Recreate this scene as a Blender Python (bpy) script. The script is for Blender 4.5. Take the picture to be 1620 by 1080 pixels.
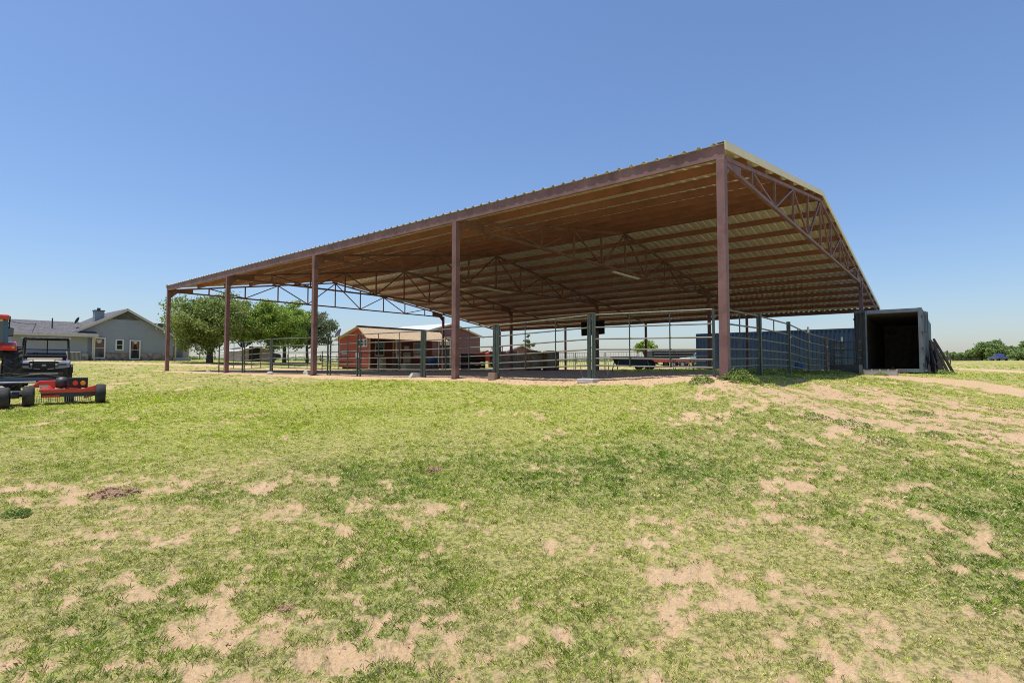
import bpy, math, random
import numpy as np
from mathutils import Vector, Matrix
S = bpy.context.scene
for o in list(bpy.data.objects): bpy.data.objects.remove(o)
# ------------------------------------------------------------------ camera, sky, sun, exposure
F, PITCH, CZ = 850.0, 0.0436, 1.6
cam = bpy.data.objects.new("camera", bpy.data.cameras.new("camera"))
S.collection.objects.link(cam); S.camera = cam
cam.data.sensor_width = 36; cam.data.lens = F / 1620 * 36
cam.data.clip_end = 5000; cam.data.clip_start = 0.05
cam.location = (0, 0, CZ); cam.rotation_euler = (math.radians(90) + PITCH, 0, 0)
SUN_EL, SUN_AZ = math.radians(77), math.radians(257)      # azimuth clockwise from +Y
w = bpy.data.worlds.new("World"); S.world = w; w.use_nodes = True
nt = w.node_tree; bg = nt.nodes["Background"]
sky = nt.nodes.new("ShaderNodeTexSky"); sky.sky_type = 'NISHITA'; sky.sun_disc = False
sky.sun_elevation = SUN_EL; sky.sun_rotation = SUN_AZ
sky.air_density = 1.25; sky.dust_density = .95; sky.ozone_density = 10; sky.altitude = 200
tint = nt.nodes.new("ShaderNodeMix"); tint.data_type = 'RGBA'; tint.blend_type = 'MULTIPLY'; tint.inputs[0].default_value = 1; tint.inputs[7].default_value = (1.07, .99, .99, 1)
nt.links.new(sky.outputs[0], tint.inputs[6]); nt.links.new(tint.outputs[2], bg.inputs[0]); bg.inputs[1].default_value = 0.114
sun = bpy.data.objects.new("sun", bpy.data.lights.new("sun", 'SUN')); S.collection.objects.link(sun)
sun.data.energy = 3.9; sun.data.angle = math.radians(0.53); sun.data.color = (1, .95, .87)
sd = Vector((math.sin(SUN_AZ) * math.cos(SUN_EL), math.cos(SUN_AZ) * math.cos(SUN_EL), math.sin(SUN_EL)))
sun.rotation_euler = sd.to_track_quat('Z', 'Y').to_euler()
S.view_settings.view_transform = 'Standard'; S.view_settings.look = 'None'
S.view_settings.exposure = 0.42; S.view_settings.gamma = 1
S.cycles.pixel_filter_type = 'BLACKMAN_HARRIS'; S.cycles.filter_width = 1.0
S.cycles.use_denoising = True; S.cycles.denoiser = 'OPENIMAGEDENOISE'; S.cycles.denoising_input_passes = 'RGB_ALBEDO_NORMAL'; S.cycles.denoising_prefilter = 'NONE'; S.cycles.adaptive_threshold = .004
S.cycles.max_bounces = 8; S.cycles.diffuse_bounces = 5; S.cycles.glossy_bounces = 3

rng = np.random.default_rng(7); random.seed(7)
# ------------------------------------------------------------------ numpy noise + terrain
_P = rng.random((512, 512))
def vnoise(x, y):
    x = np.asarray(x, float) + 1000.3; y = np.asarray(y, float) + 1000.7
    xi = np.floor(x).astype(int); yi = np.floor(y).astype(int); fx = x - xi; fy = y - yi
    fx = fx * fx * (3 - 2 * fx); fy = fy * fy * (3 - 2 * fy)
    g = lambda a, b: _P[a % 512, b % 512]
    return (g(xi, yi) * (1 - fx) + g(xi + 1, yi) * fx) * (1 - fy) + (g(xi, yi + 1) * (1 - fx) + g(xi + 1, yi + 1) * fx) * fy
def fbm(x, y, o=4):
    s = 0; a = .5; t = 0
    for i in range(o):
        s = s + a * vnoise(np.asarray(x) * 2 ** i + 17.3 * i, np.asarray(y) * 2 ** i - 9.1 * i); t += a; a *= .55
    return s / t
CP = np.array([
 (0,0,-1.62),(0,-12,-1.75),(-12,0,-1.6),(12,0,-1.62),(0,3,-1.6),(3,3,-1.57),(-4,4.2,-1.4),(0,5,-1.4),(0,8.2,-1.12),(0,10.3,-.76),(1.8,12.5,-.44),
 (4.25,10.73,-.21),(5.2,11.9,-.27),(3,11.7,-.31),(4.4,9.7,-.45),(3,9.7,-.62),(-1.64,15.56,-.38),(-7.5,20.4,-.38),(-13.4,25.2,-.37),(-19.3,30,-.34),(4.5,8.5,-.66),(5.8,10,-.72),(4.2,7.2,-1.04),(8,6,-1.25),
 (-10.5,13,-.9),(-11,11,-.93),(-17,18,-.85),(-19,21.5,-.82),(-5.8,12,-.9),(-8.7,18,-.68),(-2,13,-.62),
 (-38,53,.4),(-30,45,.2),(-25,35,-.1),(-20,26,-.5),(-45,50,.4),(-30,18,-.9),(-28,58,.3),
 (10,18,-.34),(14,24,-.36),(17,24,-.37),(19,20,-.55),(13.3,14,-.98),(13.8,17,-.5),(8,13,-.45),(12,9,-1.25),
 (13,25,-.36),(5,36,-.4),(-3,40,-.42),(23,32,-.4),(22,40,-.4),(5,25,-.37),(-6,30,-.4),(-12,34,-.38),(24,24,-.5),
 (-11,42,-.42),(-6,50,-.42),(-20,45,-.25),(0,70,-.2),(30,60,-.1),(50,80,.3),(-50,80,.8),(0,100,.2),(60,50,0),(40,30,-.35),(90,90,.6),(0,-60,-1.8),(-80,20,-.4),(80,0,-1.2),
 (60,130,.7),(-60,130,1.0),(110,40,.2),(-110,60,.5)], float)
def _U(r2): return np.where(r2 > 1e-9, r2 * np.log(r2 + 1e-12), 0)
_n = len(CP); _d = ((CP[:, None, :2] - CP[None, :, :2]) ** 2).sum(2)
_K = _U(_d) + np.eye(_n) * 2.0; _Q = np.c_[np.ones(_n), CP[:, :2]]
_A = np.block([[_K, _Q], [_Q.T, np.zeros((3, 3))]]); _w = np.linalg.solve(_A, np.r_[CP[:, 2], 0, 0, 0])
def tz0(x, y):
    x = np.asarray(x, float); y = np.asarray(y, float); sh = x.shape; x = x.ravel(); y = y.ravel()
    z = np.empty(len(x))
    for i in range(0, len(x), 50000):
        a = x[i:i + 50000]; b = y[i:i + 50000]
        r2 = (a[:, None] - CP[None, :, 0]) ** 2 + (b[:, None] - CP[None, :, 1]) ** 2
        z[i:i + 50000] = _U(r2) @ _w[:_n] + _w[_n] + _w[_n + 1] * a + _w[_n + 2] * b
    r = np.hypot(x, y); t = np.clip((r - 90) / 70, 0, 1); t = t * t * (3 - 2 * t)
    far = np.where(y > 0, .0058, .002) * r
    return (z * (1 - t) + far * t + CZ).reshape(sh)
def gz(x, y): return float(tz0(np.array([x]), np.array([y]))[0])
def ray(px, py):
    u = (px - 810) / F; v = (540 - py) / F; c, s = math.cos(PITCH), math.sin(PITCH)
    y = c - s * v; z = s + c * v
    return u / y, z / y
def at(px, py, Y):                      # photo pixel at a known distance -> world point
    a, b = ray(px, py); return Vector((a * Y, Y, CZ + b * Y))
def G(px, Y, dz=0):                     # ground point in a column at a known distance
    x = (px - 810) / F * Y; return Vector((x, Y, gz(x, Y) + dz))
def hit(px, py):                        # photo pixel -> terrain
    a, b = ray(px, py); Ys = np.r_[np.arange(1.5, 30, .03), np.arange(30, 300, .3)]
    g = tz0(a * Ys, Ys); zz = CZ + b * Ys; k = np.nonzero(zz <= g)[0]
    Y = Ys[k[0]] if len(k) else 200.
    return a * Y, Y
# barn frame
YAW, BX, BY, BZ = 0.883, 4.25, 10.73, 1.24
D1 = Vector((-math.sin(YAW), math.cos(YAW), 0)); D2 = Vector((math.cos(YAW), math.sin(YAW), 0))
BAY, NB, WR, W1, W2 = 7.62, 4, 10.45, 21.03, 28.65
def bw(s, t, z=0): p = Vector((BX, BY, z)) + D1 * s + D2 * t; return p      # s along eave, t across
def bl(x, y):
    dx = np.asarray(x) - BX; dy = np.asarray(y) - BY
    return dx * D1.x + dy * D1.y, dx * D2.x + dy * D2.y
# ------------------------------------------------------------------ materials
def mat(name, col, rough=.7, metal=0, spec=.4, var=0.0, scale=6, bump=0, bscale=40, dirt=None, dscale=2, damt=.4, coat=0):
    m = bpy.data.materials.new(name); m.use_nodes = True; n = m.node_tree; b = n.nodes["Principled BSDF"]
    b.inputs["Roughness"].default_value = rough; b.inputs["Metallic"].default_value = metal
    b.inputs["Specular IOR Level"].default_value = spec
    if coat: b.inputs["Coat Weight"].default_value = coat
    tc = n.nodes.new("ShaderNodeTexCoord"); src = None
    if var or dirt:
        nz = n.nodes.new("ShaderNodeTexNoise"); nz.inputs["Scale"].default_value = scale; nz.inputs["Detail"].default_value = 6
        n.links.new(tc.outputs["Object"], nz.inputs["Vector"])
        r = n.nodes.new("ShaderNodeMapRange"); r.inputs[1].default_value = .3; r.inputs[2].default_value = .7
        r.inputs[3].default_value = 1 - var; r.inputs[4].default_value = 1 + var
        n.links.new(nz.outputs[0], r.inputs[0])
        mx = n.nodes.new("ShaderNodeMix"); mx.data_type = 'RGBA'; mx.blend_type = 'MULTIPLY'; mx.inputs[0].default_value = 1
        mx.inputs[6].default_value = (*col, 1); n.links.new(r.outputs[0], mx.inputs[7]); src = mx.outputs[2]
        if dirt:
            n2 = n.nodes.new("ShaderNodeTexNoise"); n2.inputs["Scale"].default_value = dscale; n2.inputs["Detail"].default_value = 8; n2.inputs["Roughness"].default_value = .7
            n.links.new(tc.outputs["Object"], n2.inputs["Vector"])
            r2 = n.nodes.new("ShaderNodeMapRange"); r2.inputs[1].default_value = .5; r2.inputs[2].default_value = .68; r2.inputs[4].default_value = damt
            n.links.new(n2.outputs[0], r2.inputs[0])
            m2 = n.nodes.new("ShaderNodeMix"); m2.data_type = 'RGBA'; n.links.new(r2.outputs[0], m2.inputs[0])
            n.links.new(src, m2.inputs[6]); m2.inputs[7].default_value = (*dirt, 1); src = m2.outputs[2]
        n.links.new(src, b.inputs["Base Color"])
    else: b.inputs["Base Color"].default_value = (*col, 1)
    if bump:
        nb = n.nodes.new("ShaderNodeTexNoise"); nb.inputs["Scale"].default_value = bscale; nb.inputs["Detail"].default_value = 5
        n.links.new(tc.outputs["Object"], nb.inputs["Vector"])
        bp = n.nodes.new("ShaderNodeBump"); bp.inputs["Strength"].default_value = bump; bp.inputs["Distance"].default_value = .02
        n.links.new(nb.outputs[0], bp.inputs["Height"]); n.links.new(bp.outputs[0], b.inputs["Normal"])
    return m
M = {}
M['steel'] = mat('red_oxide_steel', (.225, .118, .105), .6, 0, .4, .22, 1.8, .2, 60, (.13, .06, .04), 2.6, .75)
M['purlin'] = mat('purlin_steel', (.30, .125, .092), .6, 0, .4, .15, 1.2, 0, 60, (.16, .08, .05), 1.5, .5)
M['sheet'] = mat('bare_roof_sheet', (.84, .79, .70), .28, .3, .5, .1, 2)
M['rooftop'] = mat('galvanised_roof', (.62, .64, .64), .35, .55, .5, .06, 1)
M['trim'] = mat('cream_trim', (.86, .74, .47), .5, 0, .4, .05, 3)
M['greenpipe'] = mat('green_painted_pipe', (.045, .065, .05), .5, 0, .5, .15, 5, 0, 0, (.2, .12, .07), 6, .5)
M['railpipe'] = mat('weathered_pipe', (.16, .165, .135), .5, .1, .5, .15, 4, 0, 0, (.22, .14, .09), 5, .5)
M['darkpipe'] = mat('dark_pipe', (.06, .055, .055), .5, 0, .5, .15, 5, 0, 0, (.12, .06, .04), 5, .5)
M['concrete'] = mat('concrete', (.5, .47, .42), .9, 0, .2, .12, 6, .4, 40)
M['cblock'] = mat('concrete_block', (.36, .25, .19), .9, 0, .2, .12, 6, .4, 40)
M['white'] = mat('white_paint', (.75, .74, .7), .5, 0, .4, .04, 4)
M['lamp'] = mat('fixture_white', (.85, .82, .72), .4, 0, .4)
M['cont'] = mat('blue_container_paint', (.07, .135, .2), .5, .05, .45, .15, 1.2, .1, 20, (.12, .08, .06), 2.5, .55)
M['contlight'] = mat('faded_container_paint', (.125, .155, .195), .65, 0, .3, .25, 1.5, .1, 20, (.22, .12, .08), 2.2, .95)
M['contedge'] = mat('light_blue_edge', (.10, .145, .20), .55, 0, .4, .1, 3, 0, 0, (.25, .14, .1), 4, .5)
M['contin'] = mat('container_inside', (.4, .36, .32), .7, 0, .2, .2, 2, 0, 0, (.09, .06, .05), 2, .5)
M['contblue'] = mat('navy_container_paint', (.018, .045, .085), .5, .05, .45, .18, .8, .1, 20, (.05, .06, .07), 1.4, .6)
M['plank'] = mat('plank_floor', (.14, .1, .07), .85, 0, .2, .3, 5)
M['rubber'] = mat('tyre_rubber', (.04, .038, .037), .8, 0, .3, .3, 6, .3, 40, (.12, .105, .085), 4, .6)
M['red'] = mat('red_paint', (.62, .045, .022), .35, 0, .5, .08, 4, 0, 0, (.3, .12, .07), 5, .3, coat=.3)
M['black'] = mat('black_plastic', (.016, .016, .018), .5, 0, .4, .2, 6)
M['dkmetal'] = mat('dark_metal', (.05, .05, .05), .5, .3, .5, .2, 6, 0, 0, (.1, .07, .05), 4, .5)
M['metal'] = mat('bright_metal', (.45, .44, .42), .4, .6, .5, .15, 6)
M['amber'] = mat('amber_lens', (.8, .28, .02), .3, 0, .6)
M['redlens'] = mat('red_lens', (.75, .03, .02), .3, 0, .6)
M['hood'] = mat('tan_bonnet', (.26, .235, .16), .4, 0, .5, .1, 5)
M['silver'] = mat('silver_lavender_plastic', (.27, .27, .34), .3, .3, .5, .05, 5)
M['glass'] = mat('dark_glass', (.03, .035, .04), .06, 0, .8)
M['cabglass'] = mat('cab_glass', (.06, .09, .11), .05, 0, .8)
M['siding'] = mat('grey_siding', (.33, .35, .405), .75, 0, .3, .04, 2)
M['shingle'] = mat('grey_shingles', (.12, .115, .12), .9, 0, .2, .25, 4, .3, 60, (.2, .18, .17), 2, .4)
M['fascia'] = mat('cream_fascia', (.56, .51, .43), .6, 0, .3, .04, 3)
M['chim'] = mat('blue_grey_siding', (.22, .27, .31), .75, 0, .3, .05, 2)
M['redwood'] = mat('red_stained_boards', (.36, .085, .05), .7, 0, .3, .15, 3, 0, 0, (.2, .06, .04), 3, .4)
M['redwood_shade'] = mat('red_boards_painted_shade', (.15, .035, .03), .75, 0, .3, .15, 3)  # same red boards, with the porch shade painted in as a darker colour
M['tanroof'] = mat('tan_metal_roof', (.55, .42, .27), .5, .1, .4, .08, 2)
M['whiteroof'] = mat('white_metal_roof', (.62, .62, .62), .4, .1, .4, .03, 2)
M['maroon'] = mat('maroon_metal_siding', (.21, .085, .085), .55, 0, .4, .06, 2)
M['cream'] = mat('cream_timber', (.6, .5, .36), .7, 0, .3, .08, 3)
M['shutter'] = mat('blue_shutter', (.12, .2, .26), .6, 0, .3, .05, 3)
M['trunk'] = mat('bark', (.12, .09, .07), .95, 0, .1, .3, 5, .8, 25)
M['bale'] = mat('old_hay', (.36, .23, .15), .95, 0, .1, .5, 3, .8, 30, (.26, .25, .2), 1.5, .6)
M['poly'] = mat('tan_plastic', (.45, .4, .25), .6, 0, .4, .08, 4)
M['timber'] = mat('weathered_posts', (.028, .025, .025), .9, 0, .15, .3, 6, .5, 40)
M['bluetub'] = mat('blue_barrel', (.02, .09, .25), .5, 0, .4, .1, 4)
M['greycan'] = mat('grey_cladding', (.38, .365, .34), .7, .1, .3, .15, 2)
M['lilac'] = mat('lilac_shed_metal', (.42, .37, .42), .6, .1, .4, .06, 2)
M['bluecar'] = mat('blue_vehicle_paint', (.06, .08, .25), .3, 0, .5)
M['whitecar'] = mat('white_vehicle_paint', (.62, .68, .62), .3, 0, .5, coat=.3)
M['dung'] = mat('turned_soil', (.36, .235, .14), .95, 0, .1, .4, 25, 1, 60, (.3, .2, .14), 12, .5)

def leafmat(name, c1, c2, c3=None, tr=.3):
    m = bpy.data.materials.new(name); m.use_nodes = True; n = m.node_tree
    for x in list(n.nodes): n.nodes.remove(x)
    out = n.nodes.new("ShaderNodeOutputMaterial"); d = n.nodes.new("ShaderNodeBsdfPrincipled"); t = n.nodes.new("ShaderNodeBsdfTranslucent")
    d.inputs["Roughness"].default_value = .55; d.inputs["Specular IOR Level"].default_value = .3
    g = n.nodes.new("ShaderNodeNewGeometry"); cr = n.nodes.new("ShaderNodeValToRGB")
    cr.color_ramp.elements[0].color = (*c1, 1); cr.color_ramp.elements[1].color = (*c2, 1)
    if c3: e = cr.color_ramp.elements.new(.93); e.color = (*c2, 1); cr.color_ramp.elements[2].color = (*c3, 1)
    n.links.new(g.outputs["Random Per Island"], cr.inputs[0])
    mx = n.nodes.new("ShaderNodeMixShader"); mx.inputs[0].default_value = tr
    n.links.new(cr.outputs[0], d.inputs["Base Color"]); n.links.new(cr.outputs[0], t.inputs["Color"])
    n.links.new(d.outputs[0], mx.inputs[1]); n.links.new(t.outputs[0], mx.inputs[2]); n.links.new(mx.outputs[0], out.inputs[0])
    return m
M['leaf'] = leafmat('oak_leaves', (.11, .165, .035), (.38, .45, .13), (.58, .62, .28))
M['leaf2'] = leafmat('bright_leaves', (.13, .22, .035), (.40, .53, .10), (.56, .66, .22))
M['leafpale'] = leafmat('pale_leaves', (.12, .15, .08), (.27, .31, .18), (.4, .44, .28))
M['leaffar'] = leafmat('far_leaves', (.13, .21, .07), (.32, .42, .14), (.45, .5, .22))
M['weed'] = leafmat('weed_leaves', (.14, .21, .04), (.32, .4, .1), (.46, .5, .22))

# ------------------------------------------------------------------ mesh building
class MB:
    def __init__(s): s.v = []; s.f = []
    def add(s, vs, fs):
        o = len(s.v); s.v += [tuple(v) for v in vs]; s.f += [tuple(i + o for i in f) for f in fs]; return s
    def box(s, c, d, rot=None):
        R = rot if rot is not None else Matrix.Identity(3); c = Vector(c)
        vs = [c + R @ Vector((x * d[0] / 2, y * d[1] / 2, z * d[2] / 2)) for x in (-1, 1) for y in (-1, 1) for z in (-1, 1)]
        return s.add(vs, [(0, 1, 3, 2), (4, 6, 7, 5), (0, 4, 5, 1), (2, 3, 7, 6), (0, 2, 6, 4), (1, 5, 7, 3)])
    def bar(s, p, q, w, h, up=(0, 0, 1)):
        p = Vector(p); q = Vector(q); d = (q - p); L = d.length; d.normalize(); up = Vector(up)
        if abs(d.dot(up)) > .98: up = Vector((1, 0, 0))
        r = d.cross(up).normalized(); u = r.cross(d)
        R = Matrix((r, d, u)).transposed()
        return s.box((p + q) / 2, (w, L, h), R)
    def tube(s, p, q, r, n=8, r2=None, cap=True):
        return s.path([p, q], [r, r if r2 is None else r2], n, cap)
    def path(s, pts, rs, n=8, cap=True):
        pts = [Vector(p) for p in pts]
        if not hasattr(rs, '__len__'): rs = [rs] * len(pts)
        o = len(s.v); ref = None
        for i, p in enumerate(pts):
            d = (pts[min(i + 1, len(pts) - 1)] - pts[max(i - 1, 0)]).normalized()
            if ref is None: ref = Vector((0, 0, 1)) if abs(d.z) < .9 else Vector((1, 0, 0))
            a = d.cross(ref).normalized(); b = a.cross(d); 
            for k in range(n):
                t = 2 * math.pi * k / n; s.v.append(tuple(p + (a * math.cos(t) + b * math.sin(t)) * rs[i]))
        for i in range(len(pts) - 1):
            for k in range(n):
                k2 = (k + 1) % n; s.f.append((o + i * n + k, o + i * n + k2, o + (i + 1) * n + k2, o + (i + 1) * n + k))
        if cap: s.f.append(tuple(o + k for k in range(n))); s.f.append(tuple(o + (len(pts) - 1) * n + k for k in reversed(range(n))))
        return s
    def prism(s, prof, ax, a, b):        # profile of 2-tuples extruded on axis 'x','y' or 'z'
        f = {'x': lambda u, v, t: (t, u, v), 'y': lambda u, v, t: (u, t, v), 'z': lambda u, v, t: (u, v, t)}[ax]
        n = len(prof); o = len(s.v)
        s.v += [f(u, v, a) for u, v in prof] + [f(u, v, b) for u, v in prof]
        s.f += [tuple(o + i for i in range(n)), tuple(o + n + i for i in reversed(range(n)))]
        s.f += [(o + i, o + n + i, o + n + (i + 1) % n, o + (i + 1) % n) for i in range(n)]
        return s
    def lathe(s, c, prof, n=20, axis='z'):
        c = Vector(c); o = len(s.v); m = len(prof)
        for k in range(n):
            t = 2 * math.pi * k / n
            for r, h in prof:
                p = (r * math.cos(t), r * math.sin(t), h) if axis == 'z' else ((h, r * math.cos(t), r * math.sin(t)) if axis == 'x' else (r * math.cos(t), h, r * math.sin(t)))
                s.v.append(tuple(c + Vector(p)))
        for k in range(n):
            k2 = (k + 1) % n
            for i in range(m - 1): s.f.append((o + k * m + i, o + k2 * m + i, o + k2 * m + i + 1, o + k * m + i + 1))
        return s
    def corr(s, p0, p1, z0, z1, dep=.036, per=.278, th=0):   # corrugated sheet standing between two ground points
        p0 = Vector((p0[0], p0[1], 0)); p1 = Vector((p1[0], p1[1], 0)); d = p1 - p0; L = d.length; d.normalize(); nrm = Vector((d.y, -d.x, 0))
        pts = []; t = 0
        while t < L:
            for a, b in ((0, 0), (.28, 0), (.5, 1), (.78, 1)):
                if t + a * per <= L: pts.append((t + a * per, b * dep))
            t += per
        pts.append((L, 0)); o = len(s.v)
        for a, b in pts:
            for z in (z0, z1): s.v.append(tuple(p0 + d * a + nrm * b + Vector((0, 0, z))))
        for i in range(len(pts) - 1): s.f.append((o + 2 * i, o + 2 * i + 2, o + 2 * i + 3, o + 2 * i + 1))
        return s
    def build(s, name, m, parent=None, bevel=0, smooth=False, solid=0):
        me = bpy.data.meshes.new(name); me.from_pydata(s.v, [], s.f); me.update(calc_edges=True)
        me.materials.append(M[m] if isinstance(m, str) else m)
        if smooth: me.polygons.foreach_set('use_smooth', [True] * len(me.polygons))
        o = bpy.data.objects.new(name, me); S.collection.objects.link(o)
        if parent is not None: o.parent = parent
        if bevel:
            b = o.modifiers.new("bevel", 'BEVEL'); b.width = bevel; b.segments = 2; b.limit_method = 'ANGLE'
        if solid:
            b = o.modifiers.new("solid", 'SOLIDIFY'); b.thickness = solid
        return o
def B(c, d, rot=None): return MB().box(c, d, rot)
def thing(name, label, cat, loc, rz=0, group=None):
    o = bpy.data.objects.new(name, None); S.collection.objects.link(o); o.empty_display_size = .2
    o.location = loc; o.rotation_euler = (0, 0, rz); o['label'] = label; o['category'] = cat
    if group: o['group'] = group
    return o
def tag(o, label, cat, group=None, loc=None):
    o['label'] = label; o['category'] = cat
    if group: o['group'] = group
    return o
def place(o, loc, rz=0): o.location = loc; o.rotation_euler = (0, 0, rz); return o
def dup(root, loc, rz, label):
    r = root.copy(); S.collection.objects.link(r); r.location = loc; r.rotation_euler = (0, 0, rz); r['label'] = label
    for ch in list(root.children):
        c = ch.copy(); S.collection.objects.link(c); c.parent = r
        for g in ch.children:
            d = g.copy(); S.collection.objects.link(d); d.parent = c
    return r
def meshraw(name, V, Fq, m, attrs=None, smooth=False):
    me = bpy.data.meshes.new(name); k = Fq.shape[1]; n = len(Fq)
    me.vertices.add(len(V)); me.vertices.foreach_set('co', V.astype(np.float32).ravel())
    me.loops.add(n * k); me.loops.foreach_set('vertex_index', Fq.astype(np.int32).ravel())
    me.polygons.add(n); me.polygons.foreach_set('loop_start', np.arange(0, n * k, k, dtype=np.int32))
    if smooth: me.polygons.foreach_set('use_smooth', np.ones(n, bool))
    for a, val in (attrs or {}).items():
        at_ = me.attributes.new(a, 'FLOAT', 'POINT'); at_.data.foreach_set('value', val.astype(np.float32))
    me.update(calc_edges=True); me.materials.append(m)
    o = bpy.data.objects.new(name, me); S.collection.objects.link(o); return o

# ------------------------------------------------------------------ ground: where soil shows through
PATCH = []
def patch(px, py, rx, ry, w=1.):
    x, y = hit(px, py); _, y0 = hit(px, py - ry); _, y1 = hit(px, py + ry)
    if px > 990 and py < 770: rx, w = rx * 1.25, w * 1.15; y0 = y + (y0 - y) * 1.5; y1 = y - (y - y1) * 1.6
    PATCH.append((x, y, rx / F * y * 1.1, max((y0 - y1) / 2, .12), w))
for a in [(1420,640,140,12,.9),(1330,648,120,10,.8),(1200,640,90,9,.75),(1120,630,60,7,.6),(1450,675,100,12,.8),(1560,640,80,12,.7),(1380,665,110,8,.5),(1250,690,60,8,.5),(1280,632,110,10,.7),(1500,665,110,14,.8),(1600,705,80,18,.9),(1560,680,90,10,.7),(1285,738,40,9,.9),(1225,752,45,10,.9),(1250,805,70,12,.8),(1330,828,60,12,.7),
          (1600,748,40,12,.8),(1160,930,60,20,.8),(1180,950,50,12,.6),(1430,980,80,20,.6),(1600,985,50,25,.7),(1200,1035,30,12,.7),(1040,960,40,12,.4),
          (1050,655,50,8,.6),(1110,660,60,9,.6),(1215,655,30,7,.8),(1060,695,70,7,.4),(1030,725,60,7,.4),(690,743,28,4,.8),(455,711,24,4,.7),(565,740,20,3,.5),(680,651,14,3,.6),(650,664,16,3,.5),
          (60,790,90,16,.95),(30,830,60,14,.7),(70,845,80,8,.7),(20,815,30,8,.8),(180,935,60,14,.7),(170,990,40,14,.5),(70,1030,50,12,.8),(360,990,60,18,.6),(340,1010,50,15,.5),(250,925,40,10,.4),
          (630,1040,35,18,.8),(545,1050,30,20,.5),(700,990,30,12,.4),(800,835,40,8,.5),(830,900,30,10,.4),(980,860,50,10,.5),(900,850,40,10,.4),(790,900,18,8,.5),
          (85,740,40,4,.5),(20,770,20,6,.5),(70,1060,50,14,.5),(460,920,40,10,.4),(545,890,25,8,.4),(1100,885,40,10,.4),(1300,870,30,8,.4),(870,1040,40,14,.4),(1460,735,30,8,.6),
          (1180,690,60,8,.5),(1360,700,60,8,.4)]:
    patch(*a)
PATCH = np.array(PATCH)
def seg_d(x, y, p, q):
    px, py = q[0] - p[0], q[1] - p[1]; t = np.clip(((x - p[0]) * px + (y - p[1]) * py) / (px * px + py * py), 0, 1)
    return np.hypot(x - p[0] - t * px, y - p[1] - t * py)
TRACK = [[hit(1440, 598), hit(1520, 604), hit(1625, 622), (24, 14)], [hit(1500, 583), hit(1560, 585), hit(1640, 590)], [(-24, 44), (-14, 39), (-8, 38), (6, 54), (16, 54)], [(-48, 40), (-24, 42), (-14, 40)]]
TW = [1.1, 1.0, 2.6, 1.6]
def bare_mask(x, y):
    s, t = bl(x, y); r = np.hypot(x, y)
    n1 = fbm(x * .55, y * .55, 4); n2 = fbm(x * 2.3, y * 2.3, 4); n3 = fbm(x * 9, y * 9, 3)
    n1b = fbm(x * 1.1 + 40, y * 1.1, 3)
    n4 = fbm(x * 24, y * 24, 3)
    b = .275 + (n1 - .5) * .5 + (n1b - .5) * .5 + (n2 - .5) * 1.15 + (n3 - .5) * 1.35 + (n4 - .5) * .9
    lush = np.exp(-((x + 3) ** 2 / 60 + (y - 12) ** 2 / 22)) * .35 + np.exp(-((x + 1) ** 2 / 8 + (y - 7.5) ** 2 / 4)) * .22
    b = b - lush; t = -np.ones_like(x)
    b = b - .05 * np.exp(-((x - .8) ** 2 / 3 + (y - 4) ** 2 / 2)) + np.clip((4.5 - y) / 3, 0, 1) * .03 * (r < 12) + .20 * np.exp(-((x - 7.6) ** 2 / 13 + (y - 10.4) ** 2 / 4)) * (t < 0) * np.clip(fbm(x * 1.6 + 3, y * 1.6, 3) * 3 - .6, 0, 1.3)
    pc = np.zeros_like(b)
    for (cx, cy, rx, ry, w) in PATCH:
        d = ((x - cx) / rx) ** 2 + ((y - cy) / ry) ** 2
        pc = np.where(d < 9, pc + w * np.where(cy < 8.5, .22, .42) * np.exp(-d * .9), pc)
    cap = .37 * (1 - np.exp(-pc / .32)); b = b + cap + cap * ((fbm(x * 1.3 + 70, y * 1.9, 4) - .5) * 4.2 + (n3 - .5) * 2)
    nn = (n2 - .5) * 1.1 + (n3 - .5) * .3
    for tr, tw in zip(TRACK, TW):
        d = np.min([seg_d(x, y, tr[i], tr[i + 1]) for i in range(len(tr) - 1)], 0)
        b = np.maximum(b, 1.1 - (d / tw) ** 2 * .6 + nn)
    # dirt strip along the near eave and the dirt floor under the roof
    s, t = bl(x, y)
    st = np.clip(1.1 - ((t + .15) / .45) ** 2 * .5, 0, 2) * ((s > -.3) & (s < 31)) + nn * .9
    b = np.maximum(b, st * ((s > -.3) & (s < 31)))
    ins = np.clip(np.minimum(np.minimum(s + .2, 31 - s), np.minimum(t + .4, 31 - t)) / .8, 0, 1)
    gra = np.clip((5.2 - s) / 1.2 + (n2 - .5) * 2, 0, 1) * np.clip((t - 1.5) / 1.5, 0, 1)      # weeds inside the right-hand gable
    b = np.maximum(b, ins * 1.5 * (1 - gra * .9) + nn * .3 * ins)
    return np.clip(b, 0, 1.5)
def sm(b, a=.50, c=.72): t = np.clip((b - a) / (c - a), 0, 1); return t * t * (3 - 2 * t)
def lushness(x, y):
    return np.clip(.5 + (fbm(x * .35 + 9, y * .35, 3) - .5) * 1.6 + (fbm(x * 1.7, y * 1.7 + 5, 3) - .5) * 1.1, 0, 1)
def yellowness(x, y):
    q = np.exp(-((x + 5) ** 2 / 60 + (y - 11) ** 2 / 16)) * .8 + .5 * np.exp(-((x - 1) ** 2 / 60 + (y - 10.5) ** 2 / 8)) + np.clip((y - 9) / 10, 0, .6)
    return np.clip(q + .1 + (fbm(x * .5 - 30, y * .5, 3) - .5) * .8, 0, 1)
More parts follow.
